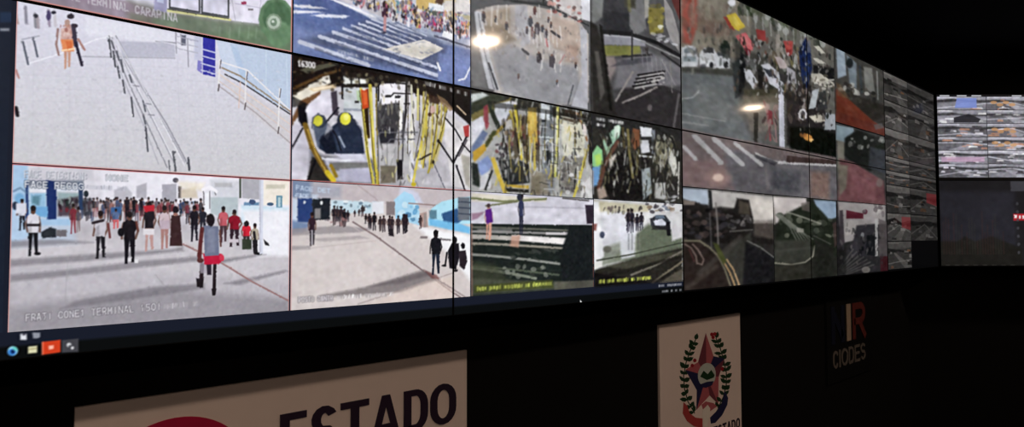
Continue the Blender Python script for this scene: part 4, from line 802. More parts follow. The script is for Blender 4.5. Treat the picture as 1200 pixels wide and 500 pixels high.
P((48, 50, 56), [(762, 256), (770, 252), (780, 252), (786, 260), (786, 270), (774, 268), (763, 264)], 2); P((206, 210, 222), [(766, 258), (776, 256), (782, 262), (778, 266), (768, 264)], 2); P((90, 104, 120), [(768, 252), (778, 252), (780, 256), (768, 256)], 1.8); L((22, 22, 26), 5, [(783, 262), (784, 274)], 1.8); R((34, 34, 36), 764, 264, 784, 269, 2, .8); P((206, 204, 208), [(786, 262), (800, 264), (800, 278), (788, 282)], 4)
E((70, 76, 96), 706, 275, 3, 4, 2); E((100, 100, 92), 712, 292, 5, 4, 3); P((140, 90, 84), [(696, 262), (700, 262), (699, 270), (696, 270)], 2.5); L((60, 64, 54), 1.6, [(700, 305), (740, 298), (800, 284)], 1.6); L((90, 94, 82), 1.4, [(740, 304), (800, 288)], 1.6)
P((40, 38, 34), [(696, 316), (740, 304), (800, 290), (800, 342), (696, 336)], 4); P((84, 84, 70), [(710, 312), (760, 300), (800, 294), (800, 300), (740, 316)], 4, .6); L((112, 108, 98), 2.4, [(740, 322), (770, 310), (800, 294)], 2); L((120, 112, 96), 2.4, [(764, 332), (800, 306)], 2.2); P((98, 92, 80), [(770, 334), (800, 312), (800, 334)], 4, .8); L((26, 24, 22), 4, [(716, 322), (760, 310), (800, 300)], 3, .7); L((28, 26, 24), 4, [(760, 334), (798, 314)], 3, .7); P((230, 230, 226), [(690, 308), (706, 306), (706, 312), (692, 318)], 2.5)
P((20, 18, 18), [(690, 318), (702, 320), (760, 330), (770, 336), (690, 345)], 3)
smudge([3, 4, 6, 2, 7], 702, 332.5, 763, 327.5, 4.8, (176, 184, 84), .95)
noise(5, 2.4); blur(1)

# ---- taskbar and lower strip of the two left displays
Feed('taskbar', 'dark desktop strip with taskbar icons along the lower screen edge', MAIN, -PW + .003, PW - .003, .0024, b_txt, (26, 30, 43), .9, (300, 390))
R((25, 29, 42), -200, 300, 900, 500)
def strip(col, b0, b1, a0=-1.3, a1=1.3, soft=2):
    P(col, [MAIN.px(a, b) for a, b in ((a0, b1), (0, b1), (a1, b1), (a1, b0), (0, b0), (a0, b0))], soft)
strip((11, 13, 14), -.01, .026, soft=4)
for x, y, c in ((15, 411, None),):
    E((150, 206, 226), x, y, 6, 5.5, 1.4); E((60, 130, 206), x - 1, y + 1.5, 5, 4, 2); E((14, 40, 90), x, y + 1, 2.6, 2.4, 1.4); P((96, 200, 190), [(x - 1, y - 5), (x + 4, y - 4), (x + 6, y), (x + 2, y - 1)], 1.6)
P((216, 214, 176), [(33, 406), (43.5, 405), (43.5, 413), (33, 414)], 1.3); L((150, 140, 96), 1.2, [(34, 409), (43, 408)], 1.2, .7)
P((206, 62, 32), [(49.5, 400.5), (71, 398), (71, 412.5), (50, 415.5)], 1.2); L((240, 130, 100), 1, [(50, 401), (50, 415)], 1.1); P((250, 180, 160), [(57, 405), (63, 404.4), (63, 408.5), (57.5, 409.5)], 1.4)
P((66, 66, 72), [(72.5, 398.5), (92, 396.5), (92, 412), (72.5, 413)], 1.2); E((200, 202, 206), 81, 404, 2.8, 2.6, 1.2); E((210, 210, 214), 85, 407.5, 1.8, 1.8, 1.2); E((60, 60, 66), 82, 405.4, 1.4, 1.2, 1.2)
P((216, 218, 226), [(24, 391), (31, 391), (31.5, 398), (24, 398)], 1.4); E((70, 70, 84), 28, 391.6, 2, 1.4); P((140, 144, 156), [(38, 389.6), (47, 389.6), (47, 395), (43, 396.5), (39, 396)], 1.4)
smudge([2, 5], 772, 336.5, 799, 334.5, 3.4, (170, 172, 178), .9); smudge([3, 1, 1, 1], 776, 343, 799, 341, 3.2, (160, 162, 168), .9)
P((236, 236, 240), [(680, 351), (683.5, 355), (681.5, 355), (682, 357.5), (680.5, 357.5)], 1.0)
for i in range(3): E((120, 130, 150), -20 - i * 30, 420 + i * 2.6, 5, 5)
blur(1, 0, grain=0)

# ---- desktop icons at the far left edge of the wall
Feed('desktop_strip', 'dark navy desktop strip with small icon captions', MAIN, -PW + .006, a_l - .008, b_txt, SEAM - .0026, (27, 34, 48), .6, (10, 200))
for b in (.62, .5, .38, .26, .14):
    x, y = MAIN.px(-1.12, b)
    P((90, 120, 160), [(x - 9, y - 12), (x + 9, y - 11), (x + 9, y + 6), (x - 9, y + 5)], 2)
    R((170, 176, 190), x - 14, y + 12, x + 14, y + 15, 1.5, .7)
R((196, 200, 210), 0, 33, 11, 36, 1.3, .7); R((40, 60, 90), 0, 14, 14, 26, 2, .6)
noise(1.5, 4)
# ---- 13: accident scene on a busy street
Feed('video_feed', 'camera picture of a busy street with parked cars and flags', MAIN, a_4 + .003, a_7 - .012, b_r2, TOP - .012, (90, 88, 84), 1.25, (885, 110))
vgrad((104, 100, 92), (88, 88, 88))
P((126, 118, 104), [(798, -40), (880, -20), (880, 70), (798, 60)], 6); P((150, 74, 62), [(800, -40), (818, -30), (818, 30), (810, 52), (800, 50)], 5); P((166, 82, 70), [(800, -10), (812, 0), (812, 24), (800, 20)], 6, .7); P((114, 90, 78), [(818, 20), (850, 26), (862, 38), (840, 44), (820, 36)], 8, .7)
specks(800, 0, 860, 50, 34, [(130, 120, 106), (96, 84, 74), (150, 140, 124), (108, 86, 76)], 3, 9, .5); specks(856, -4, 980, 10, 60, [(84, 88, 70), (60, 62, 56), (120, 122, 110), (160, 162, 158), (50, 58, 40)], 3, 7, slope=.42); E((206, 206, 214), 858, 3, 5, 4, 2.5)
for i in range(8): L((150, 150, 146), 2, [(876 + i * 9, 12 + i * 4), (877 + i * 9, 30 + i * 4)], 2.2, .6)
P((62, 60, 56), [(858, 40), (876, 60), (930, 76), (950, 90), (950, 120), (868, 116), (864, 80)], 8, .8)
specks(876, 40, 950, 100, 60, [(56, 52, 48), (96, 80, 64), (130, 118, 70), (40, 44, 36), (110, 60, 54), (150, 150, 146)], 2.4, 7, slope=.12)
P((206, 178, 50), [(851, 18), (862, 15), (874, 31), (866, 36), (859, 33)], 2); P((222, 198, 78), [(855, 20), (861, 18), (868, 29), (863, 31)], 3, .7); P((150, 60, 50), [(848, 20), (852, 20), (862, 36), (856, 34)], 2.5)
P((206, 96, 100), [(862, 42), (874, 38), (884, 52), (882, 59), (872, 56)], 2); P((220, 122, 122), [(866, 44), (873, 42), (880, 52), (874, 53)], 3, .7); P((130, 34, 44), [(873, 56), (880, 58), (879, 66), (874, 64)], 2.5)
P((154, 56, 54), [(886, 34), (897, 36), (898, 48), (888, 46)], 3); P((168, 66, 62), [(918, 48), (929, 48), (929, 64), (922, 62)], 3); P((130, 44, 44), [(922, 58), (928, 58), (927, 66), (922, 64)], 3); P((150, 140, 130), [(910, 40), (914, 40), (918, 60), (926, 76), (918, 80), (909, 60)], 3, .8)
# parked cars
P((176, 178, 184), [(799, 56), (806, 52), (816, 55), (819, 68), (818, 78), (799, 78)], 2); P((96, 104, 110), [(802, 58), (806, 55), (813, 57), (815, 62), (802, 62)], 2); P((120, 130, 136), [(801, 66), (816, 66), (816, 72), (801, 72)], 2.5)
P((186, 188, 192), [(820, 62), (826, 56), (836, 56), (842, 66), (842, 78), (820, 78)], 2); P((60, 60, 62), [(824, 58), (830, 55), (836, 56), (837, 62), (825, 62)], 2); P((180, 182, 188), [(836, 66), (844, 60), (852, 64), (856, 70), (855, 80), (836, 80)], 2); P((70, 74, 78), [(840, 62), (846, 60), (850, 65), (842, 66)], 2); E((40, 40, 44), 834, 76, 2.4, 3.5); E((46, 46, 50), 824, 78, 4, 3, 2.5, .7); E((40, 46, 40), 850, 55, 6, 8, 3); R((56, 60, 56), 847, 56, 856, 68, 3, .8); E((44, 44, 44), 851, 76, 3, 4)
P((60, 60, 54), [(799, 79), (858, 82), (862, 90), (799, 86)], 4, .8); P((98, 102, 104), [(799, 84), (866, 90), (866, 130), (884, 170), (799, 154)], 6); P((116, 118, 118), [(815, 100), (850, 100), (850, 140), (815, 150)], 14, .6)
P((46, 50, 52), [(858, 74), (870, 66), (872, 110), (862, 116)], 4, .8); P((30, 32, 34), [(868, 60), (874, 66), (873, 100), (866, 112)], 3)
P((190, 192, 200), [(872, 80), (880, 82), (888, 96), (884, 106), (880, 100), (874, 92)], 2.5); P((96, 96, 94), [(872, 66), (884, 70), (888, 82), (876, 78)], 4); P((186, 186, 196), [(892, 76), (900, 74), (912, 84), (918, 98), (912, 104), (902, 98)], 2.5); P((60, 62, 70), [(894, 80), (904, 82), (912, 92), (902, 90)], 2.5); P((176, 160, 158), [(908, 66), (918, 68), (924, 80), (914, 80)], 3); P((156, 152, 160), [(922, 78), (932, 84), (934, 100), (926, 108), (922, 96)], 3); P((60, 56, 58), [(914, 86), (924, 88), (922, 98), (914, 94)], 2.5); P((36, 34, 34), [(888, 80), (894, 84), (900, 104), (896, 120), (890, 118)], 3)
P((70, 66, 48), [(872, 104), (914, 104), (914, 120), (872, 122)], 5, .8); P((128, 116, 104), [(870, 112), (914, 112), (914, 152), (880, 156)], 6, .5); P((50, 48, 44), [(883.5, 132), (889, 132), (888, 169), (884, 168)], 1.6)
P((130, 44, 54), [(898, 128), (905, 130), (906, 146), (900, 144)], 2.5); L((150, 70, 76), 2.4, [(902, 146), (903, 164)], 2); L((170, 120, 120), 2, [(908, 130), (910, 166)], 2, .7); specks(894, 120, 912, 166, 16, [(150, 120, 116), (70, 52, 54), (120, 70, 70)], 1.8, 6)
P((44, 40, 42), [(922, 110), (946, 96), (980, 150), (980, 186), (922, 170)], 6); specks(922, 100, 946, 140, 30, [(90, 78, 72), (56, 48, 50), (130, 116, 116), (70, 60, 40)], 2, 6)
L((182, 182, 198), 7, [(915.5, 105), (917, 188)], 1.6); L((206, 206, 220), 2, [(914.4, 106), (915.4, 186)], 1.6, .6)
P((30, 44, 88), [(936, 60), (944, 44), (950, 56), (952, 80), (946, 104), (940, 96)], 4); P((44, 64, 116), [(944, 68), (949, 72), (948, 92), (944, 88)], 3); R((110, 112, 126), 945, 48, 950, 62, 3, .7)
P((196, 190, 176), [(954, 54), (960, 54), (967, 62), (962, 63)], 2); P((190, 184, 172), [(953, 68), (958, 68), (968, 74), (960, 75)], 2); P((34, 34, 36), [(953, 76), (980, 80), (980, 96), (954, 90)], 4); P((180, 174, 160), [(950, 86), (962, 86), (976, 96), (980, 102), (968, 102), (952, 96)], 2.5); specks(954, 88, 980, 108, 16, [(206, 202, 190), (90, 84, 70), (50, 46, 44)], 3, 1.6); P((170, 176, 182), [(952, 106), (960, 104), (956, 126), (948, 128)], 2.2); P((56, 58, 60), [(960, 108), (968, 106), (970, 128), (958, 130)], 3); P((196, 188, 170), [(948, 136), (962, 134), (968, 142), (956, 144)], 3); P((156, 160, 168), [(968, 132), (980, 134), (980, 152), (966, 152)], 2.5); E((196, 194, 198), 941, 134, 5, 7, 2); E((70, 66, 70), 941, 133, 2.4, 3.6, 2); P((18, 22, 18), [(926, 148), (960, 150), (981, 158), (981, 190), (926, 182)], 5)
E((216, 140, 60), 947, 161, 6, 4, 3, .9, 30); E((236, 180, 100), 951, 164, 2.4, 2, 2); E((150, 90, 44), 941, 158, 4, 3, 3, .8)
# road in front
P((112, 98, 98), [(799, 150), (830, 156), (990, 186), (990, 240), (799, 220)], 4); P((96, 94, 100), [(850, 172), (920, 190), (990, 190), (990, 236), (850, 226)], 10, .8); P((128, 100, 100), [(799, 184), (850, 190), (860, 222), (799, 218)], 12, .7)
for x0, y0, x1, y1, t in ((802, 172, 815, 186, 4), (815, 160, 845, 190, 5.6), (838, 163, 870, 192, 5.6), (862, 168, 893, 193, 4.4)): L((168, 166, 168), t, [(x0, y0), (x1, y1)], 2, .9)
L((176, 172, 172), 3, [(886, 180), (905, 189), (916, 191)], 2); L((178, 174, 176), 3, [(914, 190), (940, 191.5), (981, 194)], 1.8); L((110, 96, 92), 2, [(922, 178), (981, 190)], 2); P((70, 54, 52), [(922, 182), (981, 188), (981, 192), (922, 190)], 2); P((60, 58, 64), [(884, 180), (912, 190), (908, 194), (888, 186)], 2.5, .8)
E((240, 216, 196), 842, 208, 6.5, 4.6, 4); E((176, 140, 128), 842, 208, 14, 9, 12, .5); P((72, 72, 78), [(905, 198), (938, 200), (938, 226), (905, 222)], 10, .7); P((140, 100, 84), [(950, 200), (972, 202), (972, 234), (950, 230)], 12, .6); L((130, 122, 120), 2, [(898, 196), (900, 222)], 6, .5)  # warm light spot and its halo are painted into the picture colours
L((176, 178, 178), 1.2, [(800, 116), (812, 114), (820, 106)], 1.6, .6); L((150, 150, 150), 1.2, [(800, 133), (850, 142)], 1.8, .6); L((140, 140, 140), 2, [(800, 143), (830, 147)], 2, .6)
specks(860, 40, 950, 110, 150, [(30, 30, 30), (60, 56, 52), (150, 150, 150), (100, 84, 70), (44, 50, 44), (190, 188, 190)], 1.4, 3.4, .8, slope=.1); specks(925, 60, 981, 160, 110, [(26, 26, 28), (60, 54, 50), (150, 144, 136), (40, 44, 40), (84, 74, 64)], 1.4, 3, .8); specks(802, 30, 860, 84, 60, [(90, 84, 78), (130, 126, 118), (60, 60, 58)], 1.4, 4, .6)
noise(6, 3); blur(4, .6, sharp=.7, con=1.18, gain=.92, sat=.74)

# ---- 14, 15: two small pictures beside it
Feed('video_feed', 'camera picture of a red earth track with cars above it', MAIN, a_7 - .008, a_8 - .003, .925, TOP - .012, (60, 54, 48), 1.5)
R((70, 66, 62), 970, 40, 1045, 170)
P((140, 152, 166), [(980, 56), (990, 58), (992, 88), (982, 92)], 3); P((110, 120, 128), [(992, 64), (1004, 74), (1004, 104), (996, 98)], 4); E((40, 42, 44), 996, 74, 4, 6, 3); P((120, 118, 112), [(1012, 78), (1022, 80), (1026, 112), (1014, 104)], 4); L((60, 64, 66), 3, [(1008, 78), (1010, 108)], 2.5); L((120, 118, 116), 2, [(1028, 84), (1029, 116)], 2); specks(984, 96, 1026, 114, 34, [(40, 36, 34), (90, 82, 74), (176, 172, 164), (56, 46, 40)], 2.6, 3, slope=.25)
P((50, 44, 38), [(980, 104), (1040, 124), (1040, 150), (980, 120)], 6, .8); P((112, 48, 32), [(980, 104), (990, 112), (1024, 142), (1040, 152), (1040, 162), (980, 148)], 4); P((96, 42, 32), [(980, 130), (1040, 150), (1040, 162), (980, 150)], 5, .7); P((110, 84, 60), [(980, 96), (986, 100), (996, 116), (982, 112)], 4, .6); P((96, 92, 92), [(1024, 146), (1034, 144), (1036, 150), (1026, 152)], 3, .7)
noise(6, 3); blur(4, sharp=.6, con=1.2, gain=.88, sat=.75)
Feed('video_feed', 'camera picture of a reddish path lined by dark bushes', MAIN, a_7 - .008, a_8 - .003, b_r2, .917, (64, 58, 58), 1.5)
R((58, 56, 56), 970, 130, 1045, 245)
P((122, 140, 152), [(980, 146), (1000, 150), (1002, 158), (994, 168), (980, 164)], 3); P((130, 122, 108), [(981, 164), (990, 166), (990, 196), (982, 196)], 4, .8); P((34, 34, 32), [(990, 162), (1004, 152), (1038, 164), (1038, 200), (1010, 200), (990, 182)], 5); specks(992, 160, 1036, 172, 16, [(150, 150, 146), (110, 108, 104), (40, 40, 38)], 2.6, 3, slope=.05); P((60, 62, 72), [(1020, 172), (1038, 176), (1038, 204), (1018, 196)], 6, .8); P((112, 66, 70), [(984, 186), (1000, 190), (1036, 212), (1038, 240), (982, 236)], 6); P((110, 106, 90), [(981, 192), (994, 194), (992, 220), (984, 230)], 5, .8); P((128, 74, 80), [(998, 204), (1026, 214), (1026, 234), (996, 232)], 8, .7); E((110, 96, 92), 1031, 214, 4, 5, 4, .7)
noise(5, 3); blur(4, sharp=.6, con=1.2, gain=.88, sat=.7)

# ---- 16, 17, 18: lower row of road pictures
Feed('video_feed', 'camera picture of a curving road with yellow kerb lines', MAIN, a_4 + .003, a_5 - .003, .008, b_r2 - .004, (50, 46, 44), 1.2)
R((52, 48, 46), 795, 210, 912, 350)
P((150, 162, 178), [(799, 220), (830, 222), (832, 240), (815, 238), (799, 232)], 4); P((168, 162, 158), [(830, 222), (908, 230), (908, 262), (880, 262), (862, 244), (845, 242), (832, 244)], 5); P((190, 180, 170), [(876, 230), (907, 234), (907, 256), (884, 260)], 8, .7); P((44, 44, 44), [(830, 222), (834, 223), (836, 250), (832, 250)], 1.8)
P((42, 38, 36), [(799, 236), (816, 236), (832, 246), (860, 246), (864, 232), (878, 234), (884, 262), (906, 262), (906, 286), (799, 284)], 4); P((112, 100, 92), [(801, 234), (815, 236), (814, 240), (801, 240)], 2.5); P((88, 78, 66), [(866, 234), (878, 238), (880, 252), (866, 250)], 5, .7); specks(801, 246, 850, 280, 50, [(70, 58, 56), (30, 28, 28), (84, 70, 66), (56, 52, 56)], 4, 3); specks(850, 252, 884, 268, 16, [(70, 66, 66), (40, 38, 42), (96, 90, 90)], 3, 3); L((120, 112, 108), 2, [(839, 238), (841, 262), (842, 286)], 2, .8); L((92, 88, 88), 1.6, [(832, 250), (834, 290)], 2, .7); P((104, 92, 84), [(884, 258), (907, 258), (907, 280), (884, 276)], 6, .6); specks(866, 254, 882, 262, 6, [(120, 114, 110)], 1.6, 3)
P((54, 44, 40), [(799, 282), (820, 282), (844, 304), (858, 340), (799, 348)], 5); P((62, 60, 54), [(844, 296), (880, 272), (884, 336), (864, 340)], 6); P((38, 36, 38), [(874, 284), (908, 300), (908, 338), (870, 340)], 6); L((78, 72, 66), 6, [(820, 320), (846, 298), (868, 278)], 5, .6); L((84, 74, 66), 5, [(806, 336), (840, 312)], 5, .5)
L((112, 104, 84), 2, [(803, 282), (820, 282), (832, 290), (842, 300), (850, 316), (857, 337)], 1.8); L((168, 132, 86), 1.8, [(848, 306), (856, 320), (862, 336)], 1.6); L((178, 140, 96), 1.8, [(852, 304), (860, 316), (867, 335)], 1.6); P((76, 80, 40), [(836, 284), (842, 286), (852, 306), (848, 310), (842, 300)], 3, .9)
L((126, 104, 96), 1.4, [(803, 286), (810, 290), (816, 300), (817, 308), (823, 310), (825, 304), (818, 292), (812, 286)], 1.5); L((110, 60, 60), 1.6, [(808, 292), (814, 306)], 2, .6); L((110, 108, 104), 1.6, [(876, 282), (892, 290), (908, 302)], 1.8, .9); L((120, 116, 110), 2, [(856, 271), (882, 269)], 2, .6)
noise(4, 3); blur(4, sharp=.7, con=1.32, gain=.9, sat=.7)
Feed('video_feed', 'camera picture of a dark road bend under trees', MAIN, a_5 + .003, a_7 - .03, .008, b_r2 - .004, (44, 46, 40), 1.4)
R((46, 48, 42), 900, 220, 990, 345)
P((170, 162, 158), [(906, 230), (945, 232), (947, 250), (930, 254), (908, 262)], 5); P((118, 140, 162), [(954, 234), (982, 236), (982, 254), (970, 258), (958, 246)], 4); P((40, 46, 36), [(914, 254), (938, 242), (952, 236), (964, 248), (976, 262), (982, 280), (982, 300), (908, 284)], 5); P((96, 88, 82), [(939, 238), (949, 236), (949, 248), (940, 246)], 3, .7); specks(912, 252, 980, 276, 40, [(70, 76, 64), (32, 38, 28), (96, 100, 84), (44, 50, 40)], 4, 3)
for i in range(6): L((126, 130, 118), 1.5, [(908 + i * 2, 250 + i * .6), (926 + i * 4, 266 + i * 2), (938 + i * 3, 290 - i * 2)], 1.8, .5)
L((140, 140, 126), 2, [(922, 248), (946, 256), (962, 262)], 2, .7); L((130, 120, 112), 2, [(907, 244), (908, 262)], 2, .6); P((140, 138, 128), [(934, 266), (942, 268), (942, 272), (934, 272)], 2.5, .8); P((60, 62, 54), [(908, 282), (950, 280), (952, 300), (938, 310), (908, 308)], 6); L((72, 74, 66), 3, [(912, 294), (950, 290)], 4, .6); L((124, 122, 106), 1.8, [(909, 308), (928, 310), (944, 307), (953, 300), (955, 288)], 1.7); P((52, 52, 44), [(908, 312), (952, 308), (952, 334), (908, 338)], 5); P((42, 44, 38), [(955, 280), (976, 290), (980, 330), (955, 332)], 5); L((84, 84, 78), 1.4, [(954, 276), (974, 286)], 2, .7); P((78, 60, 58), [(976, 262), (982, 258), (982, 286), (978, 290)], 3, .7)
noise(3.5, 3); blur(4, sharp=.7, con=1.32, gain=.9, sat=.7)
Feed('video_feed', 'camera picture of a shopping street with a red sign', MAIN, a_7 - .024, a_8 - .004, .008, b_r2 - .004, (60, 56, 58), 1.6)
R((50, 47, 50), 975, 225, 1045, 335)
P((140, 132, 132), [(982, 236), (1038, 240), (1038, 262), (1014, 264), (1008, 280), (990, 284), (984, 262)], 4); P((96, 36, 50), [(992, 246), (1012, 250), (1012, 256), (992, 256)], 2.4); E((96, 44, 60), 1014, 248, 3, 3, 2); P((66, 58, 64), [(984, 246), (988, 246), (990, 284), (984, 292)], 3); P((150, 142, 140), [(992, 258), (1006, 258), (1006, 272), (992, 276)], 3); P((56, 52, 58), [(1004, 264), (1026, 262), (1026, 300), (996, 300)], 5); E((110, 108, 112), 1011, 275, 2, 3, 2); P((36, 36, 40), [(1016, 276), (1026, 274), (1026, 300), (1014, 298)], 3); P((150, 146, 146), [(1025.5, 256), (1029, 256), (1029, 300), (1026, 300)], 1.8); P((86, 76, 78), [(1030, 256), (1040, 260), (1040, 306), (1030, 300)], 4, .8); P((72, 34, 40), [(1032, 300), (1042, 300), (1042, 318), (1032, 318)], 3)
for i in range(7): L((92, 88, 86), 1.8, [(984 + i * 1.5, 314 + i * 1.2), (1000 + i * 4, 292 + i * 3)], 2.4, .55)
E((128, 120, 116), 1015, 316, 5, 4, 3, .8); P((40, 38, 38), [(980, 292), (992, 286), (992, 320), (980, 326)], 5, .7); specks(1012, 240, 1036, 256, 10, [(160, 152, 150), (90, 80, 84)], 2, 3); specks(984, 256, 1036, 310, 50, [(30, 30, 34), (90, 84, 84), (60, 56, 60)], 1.4, 3, .7)
noise(4, 3); blur(3, sharp=.7, con=1.3, gain=.88, sat=.7)

# ---- traffic picture mosaics of the furthest display columns
def road_tile(name, label, pl, a0, a1, b0, b1, lum, seed, k, tint=(1, 1, 1), warm=.3, dens=1.0):
    r = random.Random(seed)
    c = np.array(tint) * lum
    Feed(name, label, pl, a0, a1, b0, b1, c * .62, k)
    def Q(u, v): return pl.px(a0 + (a1 - a0) * u, b1 + (b0 - b1) * v)
    P(c * r.uniform(.8, 1.15), [Q(0, 0), Q(1, 0), Q(1, .22), Q(.6, r.uniform(.2, .34)), Q(0, .26)], 2)
    P(c * .32, [Q(0, .24), Q(.3, r.uniform(.15, .3)), Q(.7, r.uniform(.22, .4)), Q(1, .3), Q(1, .46), Q(0, .42)], 3)
    P(c * r.uniform(.5, .8), [Q(0, .46), Q(r.uniform(.3, .7), .36), Q(1, .5), Q(1, 1), Q(0, 1)], 4)
    t = r.uniform(.1, .9)
    P(c * r.uniform(.85, 1.25), [Q(t, .4), Q(t + .08, .4), Q(1 - t + .3, 1), Q(1 - t - .1, 1)], 3, .6)
    for _ in range(int(7 * dens)):
        u, v = r.uniform(.02, .9), r.uniform(.15, .9)
        col = c * r.choice([.25, 1.4, 1.1, .4, 1.5]) if r.random() > warm * .35 else c * np.array([1.2, .82, .58])
        wu, hv = r.uniform(.06, .2), r.uniform(.06, .16)
        P(np.clip(col, 0, 255), [Q(u, v), Q(u + wu, v + .02), Q(u + wu * 1.1, v + hv), Q(u - .02, v + hv)], 1.6, .85)
    L(c * r.uniform(1.2, 1.6), 1.2, [Q(0, r.uniform(.4, .9)), Q(.5, r.uniform(.3, .8)), Q(1, r.uniform(.4, .95))], 1.4, .6)
    L(np.clip(c * 1.35, 0, 255), 1.4, [Q(.03, .05), Q(r.uniform(.3, .7), .06)], 1.2, .6)
    noise(lum * .07, 2); blur(2 if pl is MAIN else 5, sharp=.5, sat=.8, gain=1.0 if pl is MAIN else .95)

n = 0
for col, (a0, a1) in enumerate(((a_8 + .006, a_9 - .004), (a_9, CORNER - .022))):
    rows = 7 if col == 0 else 6
    top = TOP - .012
    step = (TOP - .02) / 7
    for i in range(rows):
        n += 1
        b1 = top - i * step
        b0 = b1 - step + .006
        for lo, hi in ((max(b0, SEAM + .0026), b1), (b0, min(b1, SEAM - .0026))):
            if hi - lo < .03: continue
            lum = (84 if i < 4 else 74, 62 if i < 4 else 56)[col]
            road_tile('video_feed', None, MAIN, a0, a1, lo, hi, lum, 100 + n, 2.2, (1, .96, .93), .5)
            if i >= 4 and n % 2 == 0: P((120, 34, 38), [MAIN.px(a0 + (a1 - a0) * u, lo + (hi - lo) * v) for u, v in ((.6, .9), (1, .9), (1, .4), (.6, .5))], 3, .6)

R_A0, R_A1 = .006, 1.215
for i in range(6):
    for j in range(3):
        w_ = (R_A1 - R_A0) / 3
        b1 = TOP - .022 - i * .109
        road_tile('video_feed', None, RIGHT, R_A0 + j * w_ + .002, R_A0 + (j + 1) * w_ - .002, b1 - .105, b1, (176, 190, 168, 182, 186, 176)[i], 300 + i * 3 + j, 1.9, (.98, .97, 1.05), (.5, .3, .9, 1.2, .2, .1)[i], 1.5)
        if (i, j) == (0, 0): P((120, 138, 206), [RIGHT.px(a, b) for a, b in ((.17, b1 - .01), (.33, b1 - .01), (.33, b1 - .09), (.15, b1 - .09))], 2, .9)
        if (i, j) == (2, 2): P((70, 110, 50), [RIGHT.px(a, b) for a, b in ((.9, b1 - .02), (1.1, b1 - .02), (1.1, b1 - .1), (.88, b1 - .07))], 3, .9)
        if (i, j) in ((2, 1), (3, 1), (0, 1)): [E((200, 146, 96), *RIGHT.px(.47 + q * .05, b1 - .045 - (q % 2) * .018), 4, 2, 2, .75) for q in range(4)]
        if (i, j) == (1, 0): P((30, 30, 36), [RIGHT.px(a, b) for a, b in ((.14, b1 - .06), (.26, b1 - .03), (.36, b1 - .07), (.34, b1 - .1), (.14, b1 - .1))], 2, .9)
        if (i, j) == (4, 0): P((190, 150, 180), [RIGHT.px(a, b) for a, b in ((.03, b1 - .05), (.38, b1 - .05), (.38, b1 - .09), (.03, b1 - .09))], 3, .7)
Feed('video_feed', 'narrow black title strip with small white captions', RIGHT, R_A0, R_A1, TOP - .021, TOP - .005, (20, 20, 24), 1.8)
for a in (.03, .17, .29, .62, .76): P((220, 222, 228), [RIGHT.px(x, b) for x, b in ((a, TOP - .009), (a + .08, TOP - .009), (a + .08, TOP - .018), (a, TOP - .018))], 1.2, .9)
Feed('video_feed', 'dark map screen with faint reddish bars and a small red and white tag', RIGHT, R_A0, R_A1, .008, SEAM - .008, (30, 30, 36), 1.3, (1150, 260))
vgrad((22, 22, 26), (30, 29, 30))
def QR(u, v): return RIGHT.px(u, v)
P((36, 36, 44), [QR(.0, .6), QR(.62, .6), QR(.62, .16), QR(.0, .2)], 12, .8); P((26, 25, 22), [QR(0, .2), QR(.14, .2), QR(.2, .24), QR(.28, .2), QR(.42, .24), QR(.52, .2), QR(.66, .14), QR(.66, .0), QR(0, .0)], 5, .8)
rr = random.Random(5)
for i in range(24):
    a = .03 + i * .021; h = rr.uniform(.1, .34)
    L((66, 40, 38) if rr.random() > .4 else (52, 50, 44), 1.4, [QR(a, .1), QR(a, .1 + h)], 2.2, .3)
for i in range(8): R((74, 72, 66), QR(.04 + i * .075, .012)[0], QR(.04, .014)[1], QR(.075 + i * .075, .012)[0], QR(.04, .009)[1], 1.4, .5)
P((58, 58, 64), [QR(.585, .68), QR(.72, .68), QR(.72, .6), QR(.585, .6)], 2)
P((170, 34, 44), [QR(.60, .42), QR(.74, .42), QR(.74, .365), QR(.60, .365)], 2); P((236, 226, 228), [QR(.605, .41), QR(.63, .41), QR(.63, .385), QR(.605, .385)], 1.4); P((232, 220, 222), [QR(.645, .405), QR(.66, .405), QR(.66, .38), QR(.645, .38)], 1.4); P((236, 226, 228), [QR(.672, .405), QR(.69, .405), QR(.69, .38), QR(.672, .38)], 1.4)
for i in range(7): E((70, 70, 76), *QR(.635, .5 - i * .065), 1.6, 2, 1.6, .7)
P((40, 44, 52), [QR(.72, .6), QR(1.19, .6), QR(1.19, .05), QR(.72, .05)], 4); specks(*QR(.74, .58), *QR(1.18, .08), 20, [(60, 66, 76), (52, 56, 60)], 5, 3, .5)
noise(1.5, 3); blur(1)

# ------------------------------------------------------------------ display panels
M_PIC = picture_mat('lit_display_picture')
M_PIC_MATT = picture_mat('lit_matt_display_picture', .5)
M_BEZEL = paint('black_bezel_plastic', (9, 9, 10), .55, .15)
M_CASE = paint('black_powder_coated_case', (12, 12, 13), .6, .2)
M_DESK = glow_mat('dark_desktop_glow', (26, 31, 44))
M_OFF = glow_mat('black_screen_glow', (7, 7, 8))
M_OFF_MATT = glow_mat('black_matt_screen_glow', (7, 7, 8), .5)

